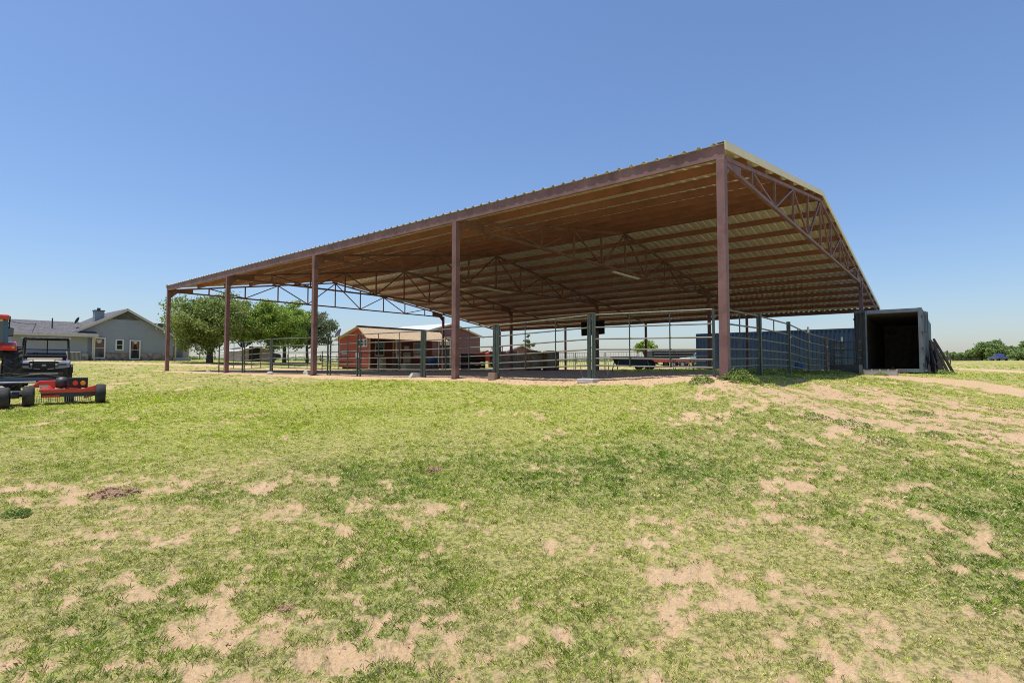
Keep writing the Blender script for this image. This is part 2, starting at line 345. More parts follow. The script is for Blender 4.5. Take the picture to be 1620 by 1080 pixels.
def micro(x, y, b):
    r = np.hypot(x, y); k = np.clip(1.5 - r / 16, 0, 1)
    return k * ((fbm(x * 3.1, y * 3.1, 3) - .5) * .05 + (fbm(x * 16, y * 16, 3) - .5) * .022 - sm(b) * .018 + sm(b) * (fbm(x * 34, y * 34, 2) - .5) * .024 + sm(b) * (fbm(x * 8 + 5, y * 8, 3) - .5) * .03)
def tz(x, y): b = bare_mask(x, y); return tz0(x, y) + micro(x, y, b)
rr = [.5]
while rr[-1] < 2500: rr.append(rr[-1] * (1.0105 if rr[-1] < 45 else 1.03))
rr = np.array(rr)
fa = np.radians(np.arange(-62, 62, .17)); ba = np.radians(np.arange(62, 298, 3.))
th = np.r_[fa, ba]
TH, RR = np.meshgrid(th, rr); gx = RR * np.sin(TH); gy = RR * np.cos(TH)
bm = bare_mask(gx.ravel(), gy.ravel())
gzv = tz0(gx.ravel(), gy.ravel()) + micro(gx.ravel(), gy.ravel(), bm)
V = np.c_[gx.ravel(), gy.ravel(), gzv]; nt_, nr_ = len(th), len(rr)
i, j = np.meshgrid(np.arange(nr_ - 1), np.arange(nt_), indexing='ij'); j2 = (j + 1) % nt_
Fq = np.stack([i * nt_ + j, i * nt_ + j2, (i + 1) * nt_ + j2, (i + 1) * nt_ + j], -1).reshape(-1, 4)
cidx = len(V); V = np.r_[V, [[0, 0, gz(0, 0)]]]
s_, t_ = bl(V[:, 0], V[:, 1]); bmf = np.r_[bm, .3]
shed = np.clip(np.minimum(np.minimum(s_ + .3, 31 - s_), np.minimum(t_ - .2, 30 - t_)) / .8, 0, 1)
def groundmat():
    m = bpy.data.materials.new('grass_and_sand'); m.use_nodes = True; n = m.node_tree; b = n.nodes["Principled BSDF"]
    b.inputs["Roughness"].default_value = .95; b.inputs["Specular IOR Level"].default_value = .1
    def att(k): a = n.nodes.new("ShaderNodeAttribute"); a.attribute_name = k; return a.outputs["Fac"]
    geo = n.nodes.new("ShaderNodeNewGeometry").outputs["Position"]
    def noise(sc, det=5, ro=.6):
        q = n.nodes.new("ShaderNodeTexNoise"); q.inputs["Scale"].default_value = sc; q.inputs["Detail"].default_value = det; q.inputs["Roughness"].default_value = ro
        n.links.new(geo, q.inputs["Vector"]); return q.outputs[0]
    def mr(x, a, c, d=0, e=1):
        q = n.nodes.new("ShaderNodeMapRange"); q.inputs[1].default_value = a; q.inputs[2].default_value = c; q.inputs[3].default_value = d; q.inputs[4].default_value = e
        n.links.new(x, q.inputs[0]); return q.outputs[0]
    def mix(f, a, c):
        q = n.nodes.new("ShaderNodeMix"); q.data_type = 'RGBA'
        for k, x in ((0, f), (6, a), (7, c)):
            if isinstance(x, tuple): q.inputs[k].default_value = (*x, 1)
            elif isinstance(x, float): q.inputs[k].default_value = x
            else: n.links.new(x, q.inputs[k])
        return q.outputs[2]
    def math_(op, a, c):
        q = n.nodes.new("ShaderNodeMath"); q.operation = op
        for k, x in ((0, a), (1, c)):
            if isinstance(x, float): q.inputs[k].default_value = x
            else: n.links.new(x, q.inputs[k])
        return q.outputs[0]
    fine = noise(70, 4, .7); mid = noise(14, 5, .65)
    soil = mix(mr(noise(1.3, 5), .35, .65), (.66, .475, .28), (.58, .41, .23))
    soil = mix(mr(noise(45, 6, .75), .38, .7), soil, (.42, .285, .17))
    soil = mix(mr(noise(6, 6, .7), .55, .75, 0, .35), soil, (.27, .185, .115))
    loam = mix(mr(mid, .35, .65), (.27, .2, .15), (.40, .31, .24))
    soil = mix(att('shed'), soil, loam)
    gr = mix(att('lush'), (.40, .335, .13), (.22, .26, .055))
    gr = mix(att('yel'), gr, (.35, .39, .055))
    gr = mix(mr(fine, .42, .62), gr, mix(.6, gr, (.60, .48, .26)))
    gr = mix(mr(noise(26, 4, .7), .44, .6, 0, .75), gr, (.10, .10, .035))
    ba_ = math_('ADD', att('bare'), math_('MULTIPLY', math_('SUBTRACT', mid, .5), .5))
    k = mr(math_('ADD', ba_, math_('MULTIPLY', math_('SUBTRACT', fine, .5), .5)), .36, .66)
    n.links.new(mix(k, gr, soil), b.inputs["Base Color"])
    bp = n.nodes.new("ShaderNodeBump"); bp.inputs["Strength"].default_value = .7; bp.inputs["Distance"].default_value = .03
    n.links.new(math_('ADD', fine, math_('MULTIPLY', mid, 1.5)), bp.inputs["Height"]); n.links.new(bp.outputs[0], b.inputs["Normal"])
    return m
M['ground'] = groundmat()
me_attr = {'bare': bmf, 'shed': shed, 'lush': lushness(V[:, 0], V[:, 1]), 'yel': yellowness(V[:, 0], V[:, 1])}
g_o = meshraw('ground', V, Fq, M['ground'], me_attr, True); g_o['kind'] = 'structure'

# ------------------------------------------------------------------ grass blades (stuff)
def grassmat():
    m = bpy.data.materials.new('grass_blades'); m.use_nodes = True; n = m.node_tree
    for x in list(n.nodes): n.nodes.remove(x)
    out = n.nodes.new("ShaderNodeOutputMaterial"); d = n.nodes.new("ShaderNodeBsdfPrincipled"); t = n.nodes.new("ShaderNodeBsdfTranslucent")
    d.inputs["Roughness"].default_value = .5; d.inputs["Specular IOR Level"].default_value = .35
    def att(k): a = n.nodes.new("ShaderNodeAttribute"); a.attribute_name = k; return a.outputs["Fac"]
    def mix(f, a, c):
        q = n.nodes.new("ShaderNodeMix"); q.data_type = 'RGBA'
        for k, x in ((0, f), (6, a), (7, c)):
            if isinstance(x, tuple): q.inputs[k].default_value = (*x, 1)
            else: n.links.new(x, q.inputs[k])
        return q.outputs[2]
    c = mix(att('hue'), (.155, .285, .028), (.39, .455, .065))
    c = mix(att('yel'), c, (.42, .515, .03))
    c = mix(att('dry'), c, (.76, .63, .34))
    mm = n.nodes.new("ShaderNodeMapRange"); mm.inputs[3].default_value = .3; mm.inputs[4].default_value = 1.7; n.links.new(att('tone'), mm.inputs[0])
    mu = n.nodes.new("ShaderNodeMix"); mu.data_type = 'RGBA'; mu.blend_type = 'MULTIPLY'; mu.inputs[0].default_value = 1; n.links.new(c, mu.inputs[6]); n.links.new(mm.outputs[0], mu.inputs[7]); c = mu.outputs[2]
    n.links.new(c, d.inputs["Base Color"]); n.links.new(c, t.inputs["Color"])
    mx = n.nodes.new("ShaderNodeMixShader"); mx.inputs[0].default_value = .25
    n.links.new(d.outputs[0], mx.inputs[1]); n.links.new(t.outputs[0], mx.inputs[2]); n.links.new(mx.outputs[0], out.inputs[0])
    return m
M['grass'] = grassmat()
def scatter(y0, y1, dens, sz, wmul, thr=.62, per=13):
    X = y1 * 1.08; area = 2 * X * (y1 - y0); N = int(area * dens / per)
    x = rng.uniform(-X, X, N); y = rng.uniform(y0, y1, N); k = np.abs(x) < y * 1.04 + 1; x = x[k]; y = y[k]
    b = bare_mask(x, y); lu = lushness(x, y); yl = yellowness(x, y)
    s, t = bl(x, y); inside = (s > .8) & (s < 31) & (t > -.1) & (t < 29)
    p = np.clip((thr - b) / .30, 0.07, 1) * (.3 + .7 * np.clip(fbm(x * 5, y * 5, 3) * 2.2 - .6 + lu * .35, 0, 1))
    k = (rng.random(len(x)) < p) & ~(inside & (b > .5)); x, y, b, lu, yl = x[k], y[k], b[k], lu[k], yl[k]
    n0 = len(x); isb0 = b > thr - .04
    cnt = np.where(isb0, rng.integers(1, 5, n0), rng.integers(per // 2, per * 3 // 2, n0))
    tone0 = np.clip(rng.normal(.52, .2, n0), .05, 1); hue0 = np.clip(1 - lu + rng.normal(0, .22, n0), 0, 1); dry0 = rng.random(n0) < (.22 + .4 * (1 - lu)) * (1 - .55 * yl)
    hs0 = rng.uniform(.5, 1.35, n0) * (.6 + .6 * lu)
    R_ = lambda q: np.repeat(q, cnt)
    cx, cy = R_(x), R_(y); n = len(cx); a = rng.uniform(0, 2 * np.pi, n); rad = sz * .9 * np.sqrt(rng.random(n))
    x = cx + np.cos(a) * rad; y = cy + np.sin(a) * rad; a = a + rng.normal(0, .7, n)
    isb = R_(isb0); b = R_(b); lu = R_(lu); yl = R_(yl)
    z = tz0(cx, cy) + micro(cx, cy, b)
    h = sz * rng.uniform(.5, 1.25, n) * R_(hs0); ln = rng.uniform(.1, 1.25, n) + rad / sz * .6 + isb * 1.2
    dx = np.cos(a) * ln; dy = np.sin(a) * ln; nn = np.sqrt(1 + ln ** 2); ux, uy, uz = dx / nn, dy / nn, 1 / nn
    pa = a + np.pi / 2 + rng.uniform(-.8, .8, n); wd = sz * wmul * rng.uniform(.6, 1.3, n)
    wx, wy = np.cos(pa) * wd, np.sin(pa) * wd
    P0 = np.c_[x - wx, y - wy, z - .006]; P1 = np.c_[x + wx, y + wy, z - .006]
    P2 = np.c_[x + ux * h * .6 + wx * .7, y + uy * h * .6 + wy * .7, z + uz * h * .7]
    P3 = np.c_[x + ux * h * 1.1, y + uy * h * 1.1, z + uz * h * .85]
    Vv = np.stack([P0, P1, P2, P3], 1).reshape(-1, 3); Ff = np.arange(4 * n).reshape(-1, 4)
    hue = np.clip(R_(hue0) + rng.normal(0, .12, n), 0, 1)
    dry = np.where(R_(dry0) | isb, rng.random(n) < .65, rng.random(n) < .12) * rng.uniform(.5, 1, n)
    vr = np.clip(R_(tone0) + rng.normal(0, .16, n), 0, 1)
    rep = lambda q: np.repeat(q, 4)
    return Vv, Ff, rep(hue), rep(dry), rep(np.clip(yl * .95, 0, 1)), rep(vr)
parts = [scatter(1.6, 4.2, 15000, .030, .036), scatter(4.2, 7, 8500, .034, .045), scatter(7, 11, 5000, .034, .06), scatter(11, 17, 1900, .042, .085), scatter(17, 30, 300, .05, .13), scatter(30, 58, 50, .07, .2)]
off = 0; Vs = []; Fs = []; A = [[], [], [], []]
for p in parts:
    Vs.append(p[0]); Fs.append(p[1] + off); off += len(p[0])
    for q in range(4): A[q].append(p[2 + q])
print("blades", off // 4)
go = meshraw('grass', np.concatenate(Vs), np.concatenate(Fs), M['grass'], {'hue': np.concatenate(A[0]), 'dry': np.concatenate(A[1]), 'yel': np.concatenate(A[2]), 'tone': np.concatenate(A[3])})
tag(go, 'short patchy green and straw coloured turf growing on the sandy slope', 'grass'); go['kind'] = 'stuff'

N = 120000; x = rng.uniform(-13, 17, N); y = rng.uniform(2, 15, N); b = bare_mask(x, y); k = (b > .5) & (rng.random(N) < .3); x, y, b = x[k], y[k], b[k]; n = len(x)
z = tz0(x, y) + micro(x, y, b); sz_ = rng.uniform(.002, .009, n) * (1 + y / 8); an = rng.uniform(0, 6.28, n); el = rng.uniform(.5, 2.2, n)
P = [np.c_[x + np.cos(an + q) * sz_ * (el if q in (0, math.pi) else 1), y + np.sin(an + q) * sz_ * (el if q in (0, math.pi) else 1), z - .003] for q in (0, math.pi / 2, math.pi, 3 * math.pi / 2)]
P.append(np.c_[x, y, z + sz_ * rng.uniform(.4, .9, n)]); Vv = np.stack(P, 1).reshape(-1, 3)
Fq2 = (np.arange(n)[:, None, None] * 5 + np.array([[0, 1, 4], [1, 2, 4], [2, 3, 4], [3, 0, 4]])[None]).reshape(-1, 3)
o = meshraw('soil_clods', Vv, Fq2, M['dung']); tag(o, 'small brown clods and chips scattered over the bare sandy soil', 'soil clods'); o['kind'] = 'stuff'

# ------------------------------------------------------------------ the open barn
def rz_(t):                              # roof surface height above BZ at distance t across
    E, R, O = 4.45 + CZ - BZ, 6.08 + CZ - BZ, 3.52 + CZ - BZ
    return E + (R - E) * t / WR if t <= WR else R + (O - R) * (t - WR) / (W2 - WR)
HH = 4.16 + CZ - BZ
LEN = NB * BAY
barn = thing('open_barn', 'large open sided red steel pole barn with ribbed metal roof and exposed trusses', 'barn', (BX, BY, BZ), YAW)
def roof_sheet(t0, t1, flip):
    prof = []; y = -.09; per = .3048
    while y < LEN + .06:
        for a, b in ((0, 0), (.15, 0), (.185, .042), (.235, .042), (.27, 0)): prof.append((y + a, b))
        y += per
    prof = np.array(prof); n = len(prof); Vv = []
    ts = np.linspace(t0, t1, 8)
    for t in ts:
        z = rz_(t)
        Vv.append(np.c_[np.full(n, t), prof[:, 0], prof[:, 1] + z])
    Vv = np.concatenate(Vv); m_ = MB(); m_.v = [tuple(q) for q in Vv]
    for k in range(len(ts) - 1):
        for q in range(n - 1): m_.f.append((k * n + q, k * n + q + 1, (k + 1) * n + q + 1, (k + 1) * n + q))
    return m_
for t0, t1 in ((-.12, WR), (WR + .001, W2 + .15)): roof_sheet(t0, t1, 0).build('roof_sheet', 'sheet', barn, solid=.004)
for t0, t1 in ((-.12, WR), (WR + .001, W2 + .15)):
    o = roof_sheet(t0, t1, 0)
    o.v = [(a, b, c + .008) for a, b, c in o.v]; o.build('roof_cladding', 'rooftop', barn)
MB().prism([(WR - .25, rz_(WR - .25) + .045), (WR, rz_(WR) + .06), (WR + .25, rz_(WR + .25) + .045), (WR + .25, rz_(WR + .25) + .035), (WR, rz_(WR) + .05), (WR - .25, rz_(WR - .25) + .035)], 'y', -.12, LEN + .12).build('ridge_cap', 'trim', barn)
for yy in (-.115, LEN + .115):            # rake trim
    for a, c in ((-.12, WR), (WR, W2 + .15)):
        MB().bar((a, yy, rz_(a) - .04), (c, yy, rz_(c) - .04), .03, .17).build('rake_trim', 'trim', barn)
        MB().bar((a, yy + .09 * (1 if yy < 0 else -1), rz_(a) + .047), (c, yy + .09 * (1 if yy < 0 else -1), rz_(c) + .047), .2, .012).build('rake_cap', 'rooftop', barn)
def cee(x, z0, h, y0, y1, d=.07):       # C-section along y with its web at x
    m_ = MB(); th_ = .006
    m_.box((x, (y0 + y1) / 2, z0 - h / 2), (th_, y1 - y0, h)); m_.box((x + d / 2, (y0 + y1) / 2, z0 - th_ / 2), (d, y1 - y0, th_)); m_.box((x + d / 2, (y0 + y1) / 2, z0 - h + th_ / 2), (d, y1 - y0, th_)); m_.box((x + d, (y0 + y1) / 2, z0 - h + .015), (th_, y1 - y0, .024))
    return m_
cee(-.08, rz_(0) - .02, .27, -.09, LEN + .09).build('eave_beam', 'steel', barn)
cee(W2 + .1, rz_(W2) - .02, .24, -.09, LEN + .09, -.07).build('eave_beam', 'steel', barn)
tp = [WR * k / 7 for k in range(1, 7)] + [WR - .12, WR + .12] + [WR + (W2 - WR) * k / 12 for k in range(1, 12)]
for k, t in enumerate(tp): cee(t, rz_(t) - .012, .2, -.09, LEN + .09, .065).build('purlin', 'purlin', barn)
for k in range(NB + 1):                 # posts
    y = k * BAY
    for t, s_z, ww in ((0, HH + .27, .17), (W1, HH + .18, .17), (W2 - .1, rz_(W2) - .23, .15)):
        wp = bw(y, t); gb = gz(wp.x, wp.y) - BZ - .15
        top = HH if t < W2 - 1 else s_z
        B((t, y, (gb + top) / 2), (ww, ww, top - gb)).build('post', 'steel', barn, bevel=.008)
        B((t, y, gb + .17), (.3, .3, .018)).build('base_plate', 'steel', barn)
        if t < 1: B((t - .01, y, HH + .11), (.1, .1, .22)).build('post_cap', 'steel', barn)
def ctop(t): return rz_(t) - .012 - .2 - .045
J = [W1 * k / 10 for k in range(11)]
for k in range(NB + 1):
    y = k * BAY; zb = HH - .045
    m_ = MB(); m_.bar((0, y, max(ctop(0), HH + .02)), (WR, y, ctop(WR)), .085, .085); m_.build('top_chord', 'steel', barn)
    MB().bar((WR, y, ctop(WR)), (W1, y, ctop(W1)), .085, .085).build('top_chord', 'steel', barn)
    MB().bar((W1, y, ctop(W1)), (W2 - .1, y, ctop(W2 - .1)), .07, .1).build('rafter', 'steel', barn)
    MB().bar((.085, y, zb), (W1 - .085, y, zb), .08, .08).build('bottom_chord', 'steel', barn)
    for a in (1, -1):
        e = .085 if a > 0 else W1 - .085
        MB().prism([(e, HH - .42), (e, ctop(e) + .03), (e + a * 1.15, ctop(e + a * 1.15)), (e + a * 1.15, zb - .03), (e + a * .35, zb - .05)][::a], 'y', y - .02, y + .02).build('gusset_plate', 'steel', barn)
    for q in range(1, 10): MB().bar((J[q], y, zb), (J[q], y, ctop(J[q])), .06, .06).build('upright_web', 'steel', barn)
    tops = lambda q: (J[q], y, ctop(J[q]) - .02); bots = lambda q: (J[q], y, zb + .02)
    for a, c in ((tops(1), bots(2)), (bots(2), tops(3)), (tops(3), bots(4)), (bots(4), tops(5)), (tops(5), bots(6)), (bots(6), tops(7)), (tops(7), bots(8)), (bots(8), tops(9))): MB().bar(a, c, .055, .055).build('diagonal_web', 'steel', barn)
for k, nm in ((1, 'nearest'), (2, 'second nearest'), (3, 'farthest')):
    f = thing('strip_light', 'pale tube light slung under the %s inner roof truss' % nm, 'light fixture', bw(k * BAY, 10.6, BZ + HH - .2), YAW, 'tube lights under the trusses')
    B((0, 0, .02), (2.44, .11, .05)).build('housing', 'lamp', f, bevel=.01)
    for d in (-.028, .028): MB().tube((-1.18, d, -.02), (1.18, d, -.02), .014).build('tube', 'lamp', f)
    for x in (-.9, .9): MB().tube((x, 0, .04), (x, 0, .12), .008, 6).build('hanger', 'steel', f)

# ------------------------------------------------------------------ steel livestock panels
RAILS = [.22, .39, .60, .85, 1.13, 1.43]
def panel(p, q, label, rails=RAILS, hue='greenpipe', rail='railpipe', nv=2, name='livestock_panel', r=.019, group='steel livestock panels of the corral', bars=0, top=None):
    p = Vector(p); q = Vector(q); L = (Vector((q.x, q.y, 0)) - Vector((p.x, p.y, 0))).length
    rz = math.atan2(q.y - p.y, q.x - p.x); dz = q.z - p.z
    t = thing(name, label, 'fence panel', p, rz, group)
    z = lambda x, h: dz * x / L + h
    H_ = rails[-1]
    for x in (.03, L - .03): B((x, 0, z(x, (H_ + .02) / 2 - .03)), (.044, .044, H_ + .08)).build('upright', hue, t)
    for h in rails: MB().tube((.05, 0, z(.05, h)), (L - .05, 0, z(L - .05, h)), r, 6).build('rail', rail, t)
    for i in range(nv):
        x = L * (i + 1) / (nv + 1); MB().tube((x, .03, z(x, rails[0])), (x, .03, z(x, H_)), r * .75, 6).build('brace', 'greenpipe' if hue != 'darkpipe' else 'darkpipe', t)
    if bars:
        b = MB()
        for i in range(bars): x = L * (i + 1) / (bars + 1); b.tube((x, 0, z(x, rails[0])), (x, 0, z(x, H_)), .009, 4)
        b.build('bar_infill', hue, t)
    return t
def eavept(s, zt): p = bw(s, .22); return Vector((p.x, p.y, zt + CZ - 1.43))
E_ = [(.2, 1.15), (3.2, 1.2), (6.24, 1.09), (9.26, 1.06), (12.66, 1.07), (14.55, 1.05), (18.97, 1.11), (21.6, 1.03), (24.3, 1.04)]
names = ['six rail panel running from the nearest barn post to the double posts on a footing', 'panel from the double posts on the footing to the posts by the brown block', 'panel passing behind the second barn post from the right', 'panel in front of the red cabin between the green double posts',
         'short walk gate sized panel next to the middle barn post', 'long panel just left of the middle barn post with trees behind', 'panel in front of the oak trunks near the fourth post', 'leftmost low panel of the near corral line']
for i in range(8):
    a, b_ = E_[i], E_[i + 1]; panel(eavept(a[0] + .06, a[1]), eavept(b_[0] - .06, b_[1]), names[i])
for s, zt, h in ((3.2, 1.2, 1.52), (9.26, 1.06, 1.5), (6.24, 1.09, 1.48), (18.97, 1.11, 1.55)):
    p = bw(s, .22); nm = {3.2: 'dark green gate post pair standing on the concrete footing', 9.26: 'green post pair behind the pale slab', 6.24: 'green post pair beside the brown block', 18.97: 'dark post pair left of the middle barn post'}[s]
    g = gz(p.x, p.y)
    t = thing('fence_post', nm, 'fence post', (p.x, p.y, g - .1), YAW, 'posts joining the near corral panels')
    for d in (-.04, .04): B((0, d, (zt + CZ - g + .13) / 2), (.042, .042, zt + CZ - g + .13)).build('tube', 'greenpipe' if s != 18.97 else 'darkpipe', t)
    B((.02, 0, .9), (.05, .16, .03)).build('hinge_pin', 'railpipe', t)
G_ = [(.15, 1.16), (3.07, 1.2), (6.12, 1.18), (8.85, 1.04), (11.9, 1.0), (15.7, .98)]
gn = ['gable side panel nearest the front barn post', 'second gable side panel in front of the navy container', 'third gable side panel beside the blue barrel', 'fourth gable side panel ending at the rusty post', 'fifth gable side panel closest to the open container']
for i in range(5):
    a, b_ = G_[i], G_[i + 1]; p = bw(.15, a[0] + .05); q = bw(.15, b_[0] - .05)
    panel(Vector((p.x, p.y, a[1] + CZ - 1.43)), Vector((q.x, q.y, b_[1] + CZ - 1.43)), gn[i], nv=1, group='steel livestock panels of the gable side')
for i, (a, c) in enumerate(zip(G_[1:], ('green post with a white tag, first along the gable fence', 'thick green post behind the navy container view, second along the gable fence', 'green post topped by a white sleeve, third along the gable fence', 'rusty brown post, fourth along the gable fence', 'thin post topped by a white sleeve next to the open container'))):
    p = bw(.15, a[0]); g = gz(p.x, p.y); h = a[1] + CZ - g + .12 + (.1 if i in (2, 4) else 0)
    t = thing('gable_fence_post', c, 'fence post', (p.x, p.y, g - .05), YAW, 'posts along the gable side fence')
    ww = (.10, .09, .05, .1, .05)[i]
    B((0, 0, h / 2), (ww, ww, h)).build('tube', 'steel' if i == 3 else 'greenpipe', t)
    B((-.01, -ww / 2 - .01, h * .72), (.07, .02, .035)).build('clamp', 'white', t)
    if i in (2, 4): MB().tube((0, 0, h - .16), (0, 0, h + .04), .035, 8).build('sleeve', 'white', t)
# inner and far corral lines
def gp(s, t): p = bw(s, t); return Vector((p.x, p.y, gz(p.x, p.y)))
fr = [.3, .7, 1.1, 1.5]
for i in range(6):
    s0 = 10.5 + 3.1 * i
    panel(gp(s0, 30), gp(s0 + 3.0, 30), 'dark barred panel beyond the far eave, number %s from the right' % ('one two three four five six'.split()[i]), fr, 'darkpipe', 'darkpipe', 0, 'barred_panel', .02, 'dark barred panels beyond the barn', bars=11)
for i in range(3):
    panel(gp(13 + .2, 31.5 + 3.1 * i), gp(13 + .2, 34.5 + 3.1 * i), 'dark barred panel leading away behind the barn, %s in its row' % ('first second third'.split()[i]), fr, 'darkpipe', 'darkpipe', 0, 'barred_panel', .02, 'dark barred panels leading away', bars=9)
for i in range(4):
    panel(gp(29.6, 9 + 3.1 * i), gp(29.6, 12 + 3.1 * i), 'low panel across the far gable end, %s from the trees' % ('first second third fourth'.split()[i]), [.3, .6, .95, 1.3], 'darkpipe', 'greenpipe', 1, 'livestock_panel', .02, 'panels across the far gable end')
# curved foot gate at the footing
t = thing('walk_gate_frame', 'thin pipe frame with rounded bottom corners behind the footing posts', 'gate', bw(3.2, .34, gz(*bw(3.2, .34)[:2])), YAW)
for sgn in (1, -1):
    pts = [(0, sgn * .06, .05)] + [(0, sgn * (.12 + .16 * k / 3), .05 + .002 * k) for k in range(3)] + [(0, sgn * .33, .09), (0, sgn * .37, .16), (0, sgn * .385, .3), (0, sgn * .385, .46)]
    MB().path(pts, .011, 6).build('foot_bow', 'railpipe', t)

# blocks and footings
p = bw(3.2, .05); t = thing('footing', 'broken concrete footing below the double gate posts', 'footing', (p.x, p.y, gz(p.x, p.y) - .03), YAW)
MB().prism([(-.18, -.24), (.2, -.22), (.22, .02), (.17, .25), (-.15, .22), (-.2, 0)], 'z', 0, .11).build('slab', 'concrete', t, bevel=.015)
p = bw(6.24, .1); t = thing('concrete_block', 'brown concrete block at the foot of the green double posts', 'block', (p.x, p.y, gz(p.x, p.y) - .02), YAW + .4)
m_ = MB()
for x in (-.18, 0, .18): m_.box((x, 0, .1), (.035, .19, .2))
for y in (-.085, .085):
    for x in (-.09, .09): m_.box((x, y, .1), (.144, .03, .2))
m_.build('shell', 'cblock', t)
x, y = hit(658, 596); t = thing('pale_slab', 'pale wedge shaped concrete slab lying by the green double posts', 'slab', (x, y, gz(x, y) - .01), YAW - .5)
MB().prism([(-.2, 0), (.2, 0), (.13, .13), (-.13, .13)], 'y', -.17, .17).build('wedge', 'concrete', t, bevel=.01)
def stone(px, py, sz, lab, m='concrete'):
    x, y = hit(px, py); s = MB(); n = 7
    for k in range(3):
        for a in range(n): r = sz * (.5, .46, .25)[k] * random.uniform(.8, 1.1); s.v.append((r * math.cos(6.283 * a / n), r * math.sin(6.283 * a / n) * .7, (0, .22, .42)[k] * sz))
    for k in range(2):
        for a in range(n): s.f.append((k * n + a, k * n + (a + 1) % n, (k + 1) * n + (a + 1) % n, (k + 1) * n + a))
    s.f.append(tuple(2 * n + a for a in range(n)))
    o = s.build('stone', m); place(o, (x, y, gz(x, y) - .01), random.random()); return tag(o, lab, 'stone')
stone(427, 592, .32, 'grey broken rubble lump at the foot of the dark post pair'); stone(486, 592, .38, 'pale flat stone just left of the middle barn post'); stone(330, 588, .3, 'flat pale stone near the leftmost panel')

# ------------------------------------------------------------------ containers
def container(name, label, origin, ang, L, hgt, body, openend):
    W = 2.44; t = thing(name, label, 'shipping container', origin, ang)
    # local x = along the length, y = across
    for y in (0, W):
        m_ = MB(); a, b_ = ((.12, y), (L - .12, y)) if y == 0 else ((L - .12, y), (.12, y))
        m_.corr(a, b_, .16, hgt - .1, .04, .28); m_.build('side_wall', body, t, solid=.006)
        B((L / 2, y, .08), (L - .2, .07, .16)).build('bottom_rail', body, t); B((L / 2, y, hgt - .06), (L - .2, .07, .12)).build('top_rail', body, t)
    m_ = MB().corr((L - .03, .05), (L - .03, W - .05), .16, hgt - .05); m_.build('end_wall', body, t, solid=.006)
    if not openend: MB().corr((.03, W - .05), (.03, .05), .16, hgt - .05).build('end_wall', body, t, solid=.006)
    for x in (.06, L - .06):
        for y in (.03, W - .03): B((x, y, hgt / 2), (.14, .14, hgt)).build('corner_post', 'contlight' if x < 1 and openend else body, t, bevel=.01)
    B((L / 2, W / 2, hgt - .03), (L - .04, W - .06, .03)).build('roof', body, t)
    B((L / 2, W / 2, .14), (L - .06, W - .1, .04)).build('floor', 'plank', t)
    return t
c0 = Vector((15.97, 24.95, 0)); g0 = 1.6 + at(1353, 590, 24.95).z - 1.6
HC = 2.85
zc = at(1456, 486, 23.4).z - HC
c1 = container('open_container', 'faded blue shipping container with its doors swung open and dark inside', (c0.x, c0.y, zc), YAW, 12.19, HC, 'cont', True)
# container local x axis = D2 ; local y axis = D1 -> far side is y=0?  shift so that width runs toward -D1
for ch in c1.children: ch.location.y -= 2.44
B((.06, -1.22, HC - .1), (.12, 2.3, .16)).build('door_header', 'contedge', c1); B((.06, -1.22, .09), (.12, 2.3, .15)).build('door_sill', 'contlight', c1)
# inner lining
for y in (-.09, -2.35): B((6, y, HC / 2 + .05), (11.7, .01, HC - .25)).build('lining', 'contin', c1)
B((6, -1.22, HC - .075), (11.8, 2.28, .012)).build('ceiling', 'contin', c1)
m_ = MB().corr((11.9, -2.3), (11.9, -.12), .16, HC - .08); m_.build('end_lining', 'contin', c1, solid=.004)
def door(hy, ang, lab):
    d = bpy.data.objects.new('door', None); S.collection.objects.link(d); d.parent = c1; d.location = (-.01, hy, 0); d.rotation_euler = (0, 0, ang); d['label'] = lab
    MB().corr((.06, 0), (1.12, 0), .22, HC - .2, .03, .26).build('door_skin', 'contlight', d, solid=.005)
    f = MB()
    for x in (.03, 1.15): f.box((x, 0, HC / 2), (.06, .06, HC - .3))
    for z in (.18, HC - .18): f.box((.59, 0, z), (1.06, .06, .08))
    f.build('door_frame', 'contedge', d)
    l = MB()
    for x in (.42, .82):
        l.tube((x, -.07, .15), (x, -.07, HC - .15), .016, 8)
        for z in (.25, .9, 1.8, HC - .3): l.box((x, -.05, z), (.09, .06, .05))
    l.build('locking_bars', 'contedge', d)
    h = MB()
    for z in (.35, 1.05, 1.75, 2.45): h.box((-.02, -.02, z), (.1, .05, .1))
    h.build('hinges', 'dkmetal', d)
    return d
# door direction local: tip = hinge + rotation*(1.2,0). Want roughly -D2 rotated towards -D1
door(.0, math.radians(180 + 27), 'left door swung out toward the lawn'); 
dr = door(-2.47, math.radians(-8), 'right door folded back along the side wall')
c2p = at(1102, 590, 44.3); c2 = container('navy_container', 'dark navy shipping container lying across behind the gable side fence', (15.2, 44.3, at(1102, 528, 44.3).z - 2.9), YAW - math.pi / 2, 12.19, 2.9, 'contblue', False)
# block in front of the opening
x, y = hit(1393, 593); t = thing('timber_sill', 'grey weathered ramp block lying before the container opening', 'block', (x, y, gz(x, y) - .02), YAW + math.pi / 2)
B((0, 0, .11), (1.0, .4, .22)).build('beam', 'greycan', t, bevel=.015)
for k in range(4): B((-.36 + .24 * k, 0, .235), (.2, .42, .03)).build('board', 'timber', t)
